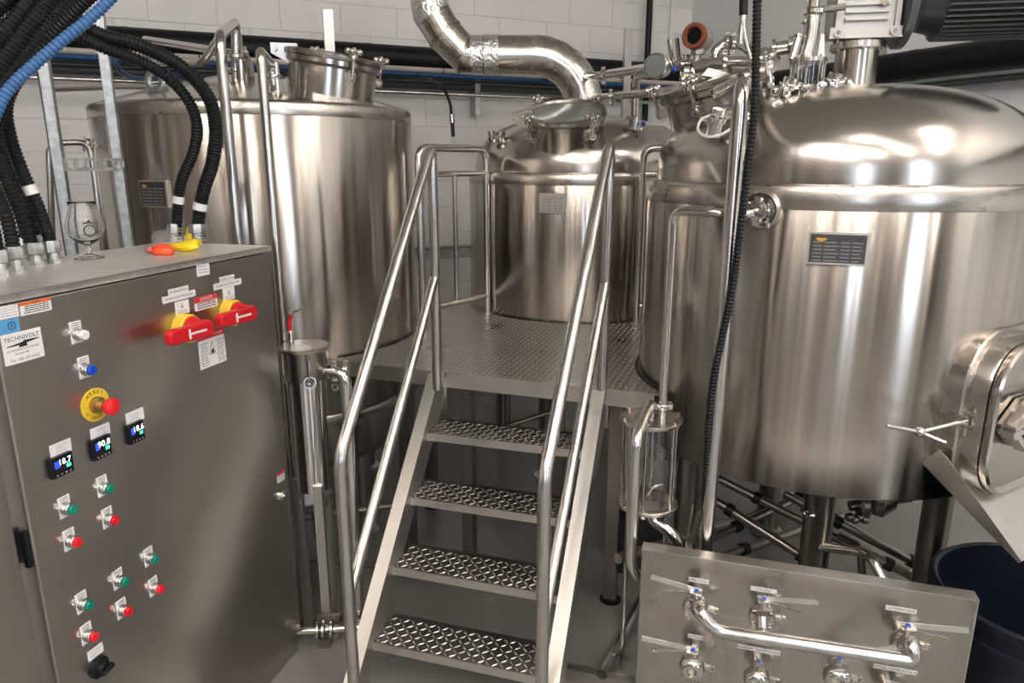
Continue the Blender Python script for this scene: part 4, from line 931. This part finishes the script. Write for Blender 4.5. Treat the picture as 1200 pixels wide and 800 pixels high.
MB().tube(spline([V((sx, sy, z0+.02)), V((sx+.02, sy, z0+.05)), V((sx+.05, sy, z0+.06))]), .004, 8).build('inner_spray_tube', m_chrome, sg)
for dx in (-.055, .075): MB().cyl(V((sx+dx, sy+.03, .0)), V((sx+dx, sy+.03, z0-.012)), .009, 12).build('leg', m_tube, sg)
o0 = V((sx+.012, sy-.02, z0-.01)); o1 = at(757, 614, sy-.04); o2 = at(793, 628, sy-.06); o3 = at(797, 676, sy-.06)
MB().tube(rounded([o0, V((o0.x, o0.y, o1.z+.01)), o2, V((o2.x+.012, o2.y, o3.z))], .05, 8), .0205, 16).build('outlet_bend', m_chrome, sg)
mb = MB(); q = V((o2.x+.012, o2.y, at(797, 652, o2.y).z)); clampring(mb, q+Z*.03, Z, .022, V((1, -.3, 0))); clampring(mb, q-Z*.03, Z, .022, V((-1, -.3, 0))); mb.disc([(.028, -.025), (.028, .025)], q, Z, 20); mb.build('valve_body', m_chrome, sg)
mb = MB(); a_, b_ = q+V((.02, -.01, .005)), at(819, 598, q.y-.02); x = (b_-a_); e1_ = basis(x)[0]; mb.boxf(a_-e1_*.004, x, e1_*.016, V((0, .002, 0))); a2_, b2_ = q+V((.015, -.005, .01)), at(811, 592, q.y-.0); mb.boxf(a2_, (b2_-a2_), V((.006, 0, 0)), V((0, .006, 0))); mb.build('valve_lever', m_satin, sg)
# thick pipe bent over the top plate and dropping in front
kx = at(746, 500, sy-.13)
pipe('drop_pipe', 'thick steel pipe bending over the front of the round sight glass', 'pipe', [V((sx+.0, sy+.02, z1+.012)), V((sx-.0, sy+.015, z1+.055)), V((kx.x, kx.y, z1-.005)), V((kx.x, kx.y, at(744, 668, kx.y).z)), V((kx.x+.12, kx.y+.05, at(744, 690, kx.y).z-.05))], .0195, [], m_tube, .045)
mb = MB()
# tube from the mash tun nozzle to the sight glass top
j0 = NZ+NN*.05; j1 = NZ+NN*.13; j1.z += -.01; j2 = at(842, 249, 2.06); j3 = at(786, 249, 2.10); j3.z = j2.z; j4 = V((sx+.035, sy, j3.z)); j4 = V((j3.x, sy, j3.z))
p_end = V((sx+.035, sy-.0, z1+.012))
pipe('nozzle_pipe', 'thin steel pipe from the mash tun nozzle down to the sight glass', 'pipe', [j0, j1, j2, V((p_end.x, p_end.y, j2.z+.0)), p_end], .0135, [(V((p_end.x, p_end.y, z1+.05)), Z, V((1, 0, 0)))], m_chrome, .045)
# tall pipe with a hook at the top
h0 = at(866, 110, 2.02); vx = V((h0.x, h0.y, .12))
pipe('standing_pipe', 'tall steel pipe hooked over in front of the mash tun dome', 'pipe', [at(888, 118, 2.62), at(885, 98, 2.45), at(869, 100, 2.03), vx, vx+V((.15, .05, 0))], .0215, [(at(887, 108, 2.55), Z)], m_tube, .055)
ho = thing('hose', 'black ribbed hose hanging beside the tall pipe of the mash tun', 'hose', at(830, 640, 2.0))
corr(spline([at(888, -30, 2.02), at(886, 60, 2.0), at(884, 130, 1.99), at(874, 215, 1.985), at(866, 280, 1.985), at(858, 340, 1.99), at(845, 400, 2.0), at(834, 460, 2.01), at(829, 540, 2.02), at(826, 610, 2.03), at(829, 660, 2.06)], 10), .0115, .011, .10).build('corrugated_tube', m_black, ho, ang=25)
cg = thing('probe_lead', 'black cable gland with white lead hanging above the mash tun manway', 'cable', at(885, 75, 2.45))
MB().cyl(at(872, -20, 2.5), at(871, 18, 2.5), .014, 12).build('gland', m_black, cg); MB().cyl(at(871, 18, 2.5), at(867, 52, 2.5), .013, 12).build('sleeve', m_tube, cg); MB().tube(spline([at(870, 20, 2.49), at(875, 50, 2.48), at(884, 78, 2.45)]), .004, 6).build('white_lead', m_white, cg)

# ================================================================ OVERHEAD PIPES BETWEEN KETTLE AND MASH TUN
Yo = 3.25
q = [at(700, 89, 3.9), at(735, 84, 3.6), at(762, 80, Yo)]
op = pipe('overhead_pipe', 'steel pipe run with a round sight gauge behind the mash tun', 'pipe', [wallpt(640, 90, .28), q[0], at(765, 79, Yo), at(800, 76, 3.1), at(884, 72, 2.95)], .021, [(at(707, 88, 3.8), (1, -.4, .05)), (at(806, 76, 3.08), (1, -.2, 0)), (at(800, 76, 3.1), (1, -.2, 0))], m_chrome, .03)
g = at(770, 78, 3.0); gx_ = V((-.55, -.8, 0)).normalized(); mb = MB(); mb.disc([(.040, -.05), (.040, -.01), (.050, 0), (.050, .016), (.046, .02)], g, gx_, 32); gm = mb.build('gauge_body', m_chrome, op)
MB().disc([(.040, .018), (.040, .021)], g, gx_, 28).build('gauge_face', m_lens, gm)
mb = MB()
for a_, b_ in (((790, 82), (784, 46)), ((796, 72), (793, 45))): mb.cyl(at(*a_, 3.0), at(*b_, 3.0), .009, 8)
for x_ in (804, 812, 820): mb.disc([(.035, -.01), (.035, .01)], at(x_, 85, 3.0), (1, -.2, -.1), 18)
for i in range(6): mb.sph(at(800+5*i, 93+3*(i % 2), 2.98), .014, 10, 6)
mb.build('valve_cluster', m_chrome, op); MB().sph(at(790, 81, 2.96), .010).build('valve_knob', m_bluecap, op)
b2 = pipe('overhead_pipe', 'lower slanting steel bar running to the mash tun lid', 'pipe', [wallpt(640, 118, .25), at(712, 113, 3.8), at(795, 106, 2.9), at(826, 101, 2.62)], .018, [(at(716, 113, 3.7), (1, -.4, 0))], m_tube, .03)
MB().sph(at(822, 100, 2.60), .010).build('valve_knob', m_bluecap, b2)
b3 = pipe('kettle_pipe', 'steel pipe with butterfly valve dropping onto the centre kettle dome', 'pipe', [at(770, 85, 3.3), at(747, 88, 3.6), at(745, 100, 3.75), at(743, 160, 3.85), at(738, 172, 3.85)], .020, [(at(744, 138, 3.82), Z, V((-1, -.2, 0))), (at(744, 151, 3.83), Z, V((-1, -.2, 0)))], m_chrome, .04)
mb = MB(); mb.disc([(.03, -.02), (.03, .02)], at(744, 145, 3.82), Z, 18); mb.build('valve_body', m_chrome, b3); MB().sph(at(754, 145, 3.78), .012).build('valve_knob', m_bluecap, b3)
a_ = at(755, 145, 3.78); b_ = at(782, 146, 3.74); MB().boxf(a_-Z*.006, b_-a_, V((0, .006, 0)), Z*.014).build('valve_lever', m_satin, b3)
tr = thing('transmitter', 'steel sensor head with a terracotta ring above the pipes', 'sensor', at(815, 75, 3.0))
c = at(819, 45, 3.0); ax = V((-.55, -.8, .05)).normalized()
MB().disc([(.040, -.05), (.047, -.04), (.047, .03), (.044, .035)], c, ax, 28).build('head', m_cast, tr); MB().lathe([(.030, .03), (.046, .032), (.049, .038), (.049, .056), (.045, .062), (.034, .062), (.031, .052)], c, ax, 32, closed=True).build('terracotta_ring', m_rust, tr)
MB().disc([(.031, .03), (.031, .045)], c, ax, 24).build('display_window', m_screen, tr); MB().cyl(c-Z*.035, at(816, 75, 3.0), .016, 14).build('stem', m_cast, tr); MB().disc([(.028, 0), (.028, .02)], at(818, 61, 3.0)-Z*.01, Z, 6).build('hex_nut', m_cast, tr)
# jumble of tubes right of the transmitter
b4 = pipe('crossover_pipe', 'bent steel tube crossing above the mash tun manway', 'pipe', [at(838, 92, 2.9), at(837, 60, 2.9), at(850, 50, 2.9), at(872, 52, 2.85), at(880, 62, 2.8), at(905, 63, 2.75)], .019, [(at(851, 50, 2.9), (1, 0, -.1)), (at(858, 51, 2.88), (1, 0, 0)), (at(838, 80, 2.9), Z)], m_chrome, .04)
b5 = pipe('crossover_pipe', 'polished tube lying just above the mash tun manway lid', 'pipe', [at(815, 79, 2.75), at(846, 73, 2.7), at(880, 73, 2.65), at(902, 82, 2.6)], .021, [(at(848, 73, 2.7), (1, -.1, 0)), (at(893, 77, 2.62), (1, 0, -.5))], m_chrome, .03)
mb = MB(); mb.disc([(.034, 0), (.034, .012), (.024, .016), (.024, .05), (.036, .055), (.036, .07)], at(905, 58, 2.72), (.9, -.3, .1), 20); mb.build('blind_cap', m_chrome, b5); MB().disc([(.022, 0), (.028, .01), (.028, .03)], at(900, 72, 2.6), (.6, -.7, -.3), 18).build('end_ferrule', m_chrome, b5)
mb = MB(); q = at(846, 92, 2.62); mb.prism([(-.07, .01), (-.05, .035), (.02, .02), (.09, -.02), (.09, -.035), (.0, 0)], q, V((1, 0, 0)), Z, V((0, .03, 0))); mb.build('lid_clamp_arm', m_satin, b5)
# spray column right of the manway
sc_ = thing('spray_column', 'vertical steel column with clamps and a glass box on the mash tun dome', 'fitting', at(945, 112, 2.62))
Yc = 2.6
MB().tube([at(953, 14, Yc), at(950, 45, Yc), at(944, 68, Yc)], .026, 18).build('column', m_duct, sc_)
mb = MB(); mb.disc([(.030, -.012), (.036, -.006), (.036, .006), (.03, .012)], at(954, 14, Yc), Z, 22); mb.disc([(.030, 0), (.030, .01)], at(943, 68, Yc), (-.1, 0, 1), 20); mb.cyl(at(955, 12, Yc), at(990, 8, Yc), .012, 10); mb.build('column_clamp', m_chrome, sc_)
mb = MB(); mb.cyl(at(952, 12, Yc), at(956, -30, Yc), .022, 16); mb.build('upper_tube', m_chrome, sc_)
mb = MB(); mb.cyl(at(950, 28, Yc), at(940, 24, Yc), .010, 10); mb.cyl(at(928, 70, Yc), at(936, 44, Yc), .014, 14); mb.disc([(.019, 0), (.019, .006)], at(936, 43, Yc), (.2, 0, 1), 16); mb.build('side_branch', m_chrome, sc_)
mb = MB(); mb.prism([(-.010, 0), (.016, 0), (.006, .085), (-.006, .085)], at(961, 71, Yc), V((1, 0, 0)), Z, V((0, .012, 0))); mb.build('white_funnel', m_white, sc_)
gb_ = at(946, 88, Yc); mb = MB(); mb.disc([(.062, -.042), (.062, -.035)], gb_, Z, 24); mb.disc([(.062, .040), (.062, .052)], gb_, Z, 24); mb.build('box_plates', m_weld, sc_)
MB().lathe([(.052, -.035), (.052, .04), (.048, .04), (.048, -.035)], gb_, Z, 28, closed=True).build('glass_ring', m_glass, sc_)
for i in range(5): a = i*1.257; MB().cyl(gb_+V((.057*math.cos(a), .057*math.sin(a), -.045)), gb_+V((.057*math.cos(a), .057*math.sin(a), .06)), .004, 8).build('tie_rod', m_chrome, sc_)
MB().disc([(.03, -.075), (.03, -.04)], gb_, Z, 20).build('neck', m_chrome, sc_)
rnd = random.Random(3)
for lab, cx, cy, YY in (('knot of small clamps and lever nuts left of the motor neck', 975, 100, 2.52), ('pair of chrome ferrules and clamps on the dome right of the manway', 922, 106, 2.42)):
    t = thing('clamp_fitting', lab, 'fitting', at(cx, cy+10, YY)); mb = MB()
    c = at(cx, cy, YY); mb.disc([(.022, -.035), (.022, .0), (.030, .004), (.030, .016), (.022, .02), (.022, .04)], c, (.2, -.2, 1), 20); mb.build('ferrule', m_chrome, t)
    mb = MB(); mb.cyl(c+V((-.05, -.02, 0)), c+V((.05, -.02, .012)), .010, 12)
    for s in (-1, 1): mb.ring(c+V((s*.045, -.025, -.005)), (.3, 1, .1), .013, .005, 14, 6); mb.disc([(.018, 0), (.022, .004), (.018, .008)], c+V((s*.03, -.02, .003)), (1, 0, .2), 16)
    mb.build('lever_nuts', m_chrome, t)

# ================================================================ CHUTE AND BIN
bc = V((1.64, 1.93, 0)); br = .30
bn = thing('plastic_bin', 'large navy plastic bin under the mash tun chute', 'bin', bc)
MB().lathe([(.0001, .0), (br*.86, 0), (br*.88, .01), (br*.985, .455), (br*1.035, .46), (br*1.035, .483), (br*1.0, .49), (br*.965, .483), (br*.955, .44), (br*.85, .02), (.0001, .02)], bc, Z, 64).build('tub', m_navy, bn)
MB().lathe([(br*.968, .38), (br*1.0, .385), (br*1.0, .405), (br*.975, .41)], bc, Z, 64).build('rim_rib', m_navy, bn)
ch = thing('grain_chute', 'folded steel chute sloping from the side door down into the navy bin', 'chute', dc-Z*.25)
cr = dX
e0 = dc-dX*.205-Z*.20+dn*.03; e1 = dc+dX*.21-Z*.20+dn*.03
dwn = (dn*.36-Z*.33); dwn_u = dwn
a0_ = at(1098, 522, e0.y+.0); 
tl0 = at(1096, 530, (dc-dX*.23).y); bl0 = at(1214, 650, tl0.y-.20); 
wid = dX*.42; th_ = .003; out = (bl0-tl0); nn = out.cross(wid).normalized()
if nn.z < 0: nn = -nn
MB().boxf(tl0-nn*.06, out, wid, nn*th_).build('floor_sheet', m_satin, ch)
MB().prism([(0, .0), (0, .075), (.03, .075), (out.length, .012), (out.length, 0)], tl0-nn*.06, out.normalized(), nn, wid.normalized()*th_).build('side_sheet', m_satin, ch)
MB().prism([(0, .0), (0, .075), (.03, .075), (out.length, .012), (out.length, 0)], tl0-nn*.06+wid, out.normalized(), nn, wid.normalized()*th_).build('side_sheet', m_satin, ch)

# ================================================================ PIPES UNDER THE MASH TUN
def frame_bar(a, b, r=.014): return MB().tube([a, b], r, 10)
uf = thing('drain_pipe', 'bent steel drain pipe under the mash tun, running behind the valve panel', 'pipe', on(1030, 700, .1))
qa = at(951, 588, 2.25); pts = [qa, V((qa.x, qa.y, at(948, 628, 2.25).z)), at(958, 640, 2.22), at(1012, 647, 2.10), at(1022, 655, 2.05), at(1040, 690, 1.98)]
MB().tube(rounded(pts, .035), .015, 14).build('tube', m_chrome, uf)
mb = MB(); clampring(mb, qa-Z*.03, Z, .016, V((-1, -.2, 0))); mb.build('clamp', m_chrome, uf)
mv = thing('drain_valve', 'dark valve cluster right under the mash tun bottom', 'valve', at(1010, 600, 2.45)); mb = MB(); c = at(1005, 590, 2.5)
mb.disc([(.05, 0), (.06, .01), (.06, .03), (.05, .04)], c, (1, -.2, 0), 20); mb.disc([(.06, 0), (.07, .03), (.04, .08)], c+V((.05, 0, .02)), (1, -.2, .1), 20); mb.cyl(c+V((-.03, 0, -.01)), c+V((.2, 0, .03)), .02, 12)
for i in range(4): mb.sph(c+V((-.05+.02*i, -.05, -.03-.01*(i % 2))), .018, 10, 6)
mb.build('body', m_leg, mv)
runs = [((852, 570), (1150, 740), 2.75, 2.35), ((836, 585), (1000, 690), 2.6, 2.3), ((845, 625), (985, 560), 2.7, 3.0), ((850, 650), (1000, 600), 2.5, 3.0), ((960, 600), (1130, 690), 2.6, 2.45), ((770, 640), (900, 600), 2.4, 3.2)]
for i, (a, b, ya, yb) in enumerate(runs):
    A, B = at(*a, ya), at(*b, yb); A, B = A-(B-A)*.25, B+(B-A)*.25; A.z = max(A.z, .04); B.z = max(B.z, .04)
    t = thing('floor_pipe', ['long dark pipe sloping down to the right behind the valve panel', 'dark pipe slanting to the panel edge left of the mash tun leg', 'dark brace rising right under the mash tun', 'lower dark brace rising right under the mash tun', 'dark pipe with couplings right of the centre leg', 'dark pipe low behind the sight glass'][i], 'pipe', A)
    MB().tube([A, B], .018, 12).build('tube', m_leg, t)
    for k in (.25, .6): p = A+(B-A)*k; MB().disc([(.026, -.015), (.026, .015)], p, B-A, 14).build('coupling', m_black, t)
lp = thing('floor_pipe', 'thin bent black tube behind the right end of the drain pipe', 'pipe', on(1085, 700, .3)); MB().tube(rounded([at(985, 628, 2.5), at(1008, 640, 2.4), at(1012, 700, 2.35)], .03), .014, 10).build('tube', m_leg, lp)
fb = thing('floor_frame', 'low steel frame bar on the floor right of the stair foot', 'frame', on(700, 790, .0))
A, B = on(660, 782, .05), on(775, 806, .05); MB().boxf(V((A.x, A.y, 0)), V((B.x-A.x, B.y-A.y, 0)), u*.03, Z*.05).build('front_bar', m_satin, fb)
MB().boxf(V((A.x, A.y, 0))-v*.0-u*.12, V((B.x-A.x, B.y-A.y, 0)), u*.03, Z*.035).build('rear_bar', m_satin, fb)
# low pipes under the platform and behind the stair
for i, (a, b, r, lab) in enumerate((((330, 610), (470, 590), .016, 'dark pipe crossing behind the filter housing near the floor'), ((365, 655), (500, 668), .012, 'thin dark pipe on the floor left behind the stair'), ((590, 500), (660, 478), .014, 'dark bar under the platform behind the top tread'), ((610, 760), (740, 640), .020, 'grey pipe slanting up behind the right stringer'))):
    z = (.25, .12, .45, .1)[i]; A, B = on(*a, z), on(*b, z if i != 3 else .1)
    if i == 3: A, B = on(705, 790, .06), on(752, 700, .06)
    o = MB().tube([A, B], r, 10).build('low_pipe', m_leg if i != 3 else m_tube); o['label'] = lab; o['category'] = 'pipe'
o = thing('pump', 'small dark motor pump on the floor behind the sight glass', 'pump', on(735, 640, 0.0)); c = at(728, 600, 2.9); c.z = .33
MB().disc([(.06, 0), (.075, .02), (.075, .17), (.05, .2)], c, (.8, -.4, 0), 24).build('motor', m_motor, o); MB().boxf(V((c.x-.02, c.y-.08, 0)), V((.2, -.05, 0)), V((.03, .12, 0)), Z*.27).build('foot', m_motor, o)
MB().disc([(.05, -.05), (.07, -.04), (.07, 0)], c, (.8, -.4, 0), 24).build('pump_head', m_chrome, o)

# ================================================================ VALVE PANEL
PT = at(752, 640, 1.98); pv = v.copy(); pn = V((-u.x, -u.y, 0))     # pv along the panel, pn towards the camera
PWD = .915
vp = thing('valve_panel', 'steel valve panel with pipes and lever handles in front, lower right', 'panel', V((PT.x, PT.y, 0))+pv*PWD/2)
def pan(px, py, off=0):
    r = ray(px, py); q = PT+pn*off; k = V((q.x, q.y, 0)).dot(pn)/V((r.x, r.y, 0)).dot(pn); p = r*k; return V((p.x, p.y, EYE+p.z))
zt = PT.z-.012
MB().boxf(V((PT.x, PT.y, .10)), pv*PWD, -pn*.004, Z*(zt-.10)).build('front_sheet', m_panel, vp)
MB().boxf(V((PT.x, PT.y, zt-.0)), pv*PWD, -pn*.045, Z*.004).build('top_flange', m_satin, vp)
MB().boxf(V((PT.x, PT.y, .10)), pv*.003, -pn*.045, Z*(zt-.10)).build('side_flange', m_satin, vp)
MB().boxf(V((PT.x, PT.y, .10))+pv*(PWD-.003), pv*.003, -pn*.045, Z*(zt-.10)).build('side_flange', m_satin, vp)
for s in (.05, PWD-.09): MB().boxf(V((PT.x, PT.y, 0))+pv*s-pn*.045, pv*.04, -pn*.04, Z*(zt-.04)).build('leg', m_leg, vp)
def plabel(px, py, txt, wd, rot=0):
    c = pan(px, py); o = MB().boxf(c-pv*wd/2-Z*.007, pv*wd, Z*.014, pn*.001).build('valve_label', m_sticker, vp); text(txt, c+pn*.001, pv, Z, .0105, m_ink, o)
def pvalve(cx, cy, hx_, hy_, lab, open_end=True, lens=.0):
    """butterfly valve: flange pair + stem turret with blue dot + lever reaching pixel (hx_,hy_)"""
    c = pan(cx, cy, .07); bs = c-pn*.07
    mb = MB(); mb.disc([(.0195, 0), (.0195, .045), (.030, .047), (.035, .050), (.037, .056), (.035, .062)], bs, pn, 32); b = mb.build('valve', m_chrome, vp); b['label'] = lab
    MB().disc([(.032, .060), (.037, .066), (.038, .078), (.034, .086)], bs, pn, 36).build('valve_body', m_weld, b)
    if open_end:
        MB().lathe([(.032, .084), (.032, .092), (.027, .098), (.020, .10), (.0165, .10), (.0165, .06), (.0001, .055)], bs, pn, 32).build('ferrule', m_chrome, b)
        MB().disc([(.016, .0555), (.016, .0565)], bs, pn, 24).build('bore_shade', m_dark, b); MB().boxf(bs+pn*.062-pv*.002-Z*.015, pv*.004, Z*.03, pn*.03).build('valve_disc', m_weld, b)  # dark disc stands in for the shade deep inside the open end
    mb = MB()
    for a in range(4): d = pv*math.cos(a*1.571+.78)+Z*math.sin(a*1.571+.78); mb.cyl(bs+d*.031+pn*.058, bs+d*.031+pn*.094, .0045, 8); mb.disc([(.0075, 0), (.0075, .006)], bs+d*.031+pn*.088, pn, 6)
    x = pv; mb.box(bs+pv*.044-Z*.005+pn*.055, pv*.022, Z*.012, pn*.014); mb.ring(bs+pv*.058-Z*.008+pn*.055, pn, .0085, .0035, 14, 6)
    mb.build('clamp_bolts', m_chrome, b)
    tp = c+Z*.056; MB().disc([(.0165, 0), (.0125, .026), (.011, .030)], c+Z*.030, Z, 20).build('stem_turret', m_weld, b)
    # the lever: flat bar from the turret top, and a thin lock lever below
    s0 = c+Z*.060; e = pan(hx_, hy_, .07+.03); d = (e-s0); L = d.length; d.normalize(); y = d.cross(pn).normalized(); 
    if y.z < 0: y = -y
    h = MB(); h.boxf(s0-d*.016-y*.008+pn*.0, d*(L+.016), y*.0155, pn*.004); h.boxf(s0-d*.016-y*.0075-pn*.018, d*.034, y*.003, pn*.036); hb_ = h.build('lever', m_lever, b)
    MB().disc([(.0065, 0), (.0065, .004)], s0+y*.0+pn*.0035, pn+Z*.4, 14).build('blue_cap', m_bluecap, hb_)
    f = d-Z*(.22 if d.x < 0 else .22); f.normalize(); MB().boxf(c+Z*.044+d*.012, f*(L*.62), y*.006, pn*.003).build('lock_lever', m_weld, b)
    return c
pvalve(815, 712, 763, 675, 'top left valve of the panel, feeding the cross pipe', False)
pvalve(811, 780, 752, 747, 'open valve at the lower left corner of the panel')
pvalve(893, 722, 959, 705, 'upper valve with lever pointing right, second column', False)
pvalve(887, 795, 887, 778, 'open valve with its dark lever towards the viewer, lower second column')
pvalve(981, 792, 1050, 757, 'open valve under the cross pipe with lever to the right')
pvalve(1060, 754, 1135, 738, 'upper right valve with the longest lever', False)
pvalve(1043, 822, 1110, 812, 'lowest right valve, cut by the photo edge')
# cross pipe
ca, cb_ = pan(826, 722, .13), pan(1057, 768, .13)
a0_ = pan(820, 710, .10)
pts = [pan(822, 708, .10), pan(824, 716, .16), pan(845, 738, .165), pan(988, 760, .165), pan(1060, 772, .165), pan(1066, 752, .15), pan(1060, 752, .10)]
cp = MB().tube(rounded([pan(815, 712, .10), pan(818, 714, .165), pan(838, 739, .165), pan(1072, 774, .165), pan(1067, 754, .155), pan(1060, 754, .10)], .045, 8), .0195, 18).build('cross_pipe', m_tube, vp); cp['label'] = 'long steel pipe linking the top left and upper right valves'
x = (cb_-ca).normalized()
for px_, py_ in ((873, 744), (955, 756)): MB().disc([(.0199, -.001), (.0199, .001)], pan(px_, py_, .165), x, 20).build('weld_seam', m_weld, cp)
pt2 = MB().tube([pan(893, 722, .10), pan(893, 738, .12), pan(893, 750, .16)], .017, 16).build('branch_pipe', m_tube, vp)
plabel(819, 680, 'WHIRLPOOL IN', .062); plabel(895, 691, 'CIP EAU', .074); plabel(1056, 714, 'CIP EMPATAGE', .078); plabel(815, 746, 'KETTLE IN', .046); plabel(889, 761, 'TRANSFERT FERMENTATION', .125); plabel(1049, 784, 'KETTLE / WHIRLPOOL IN', .115)
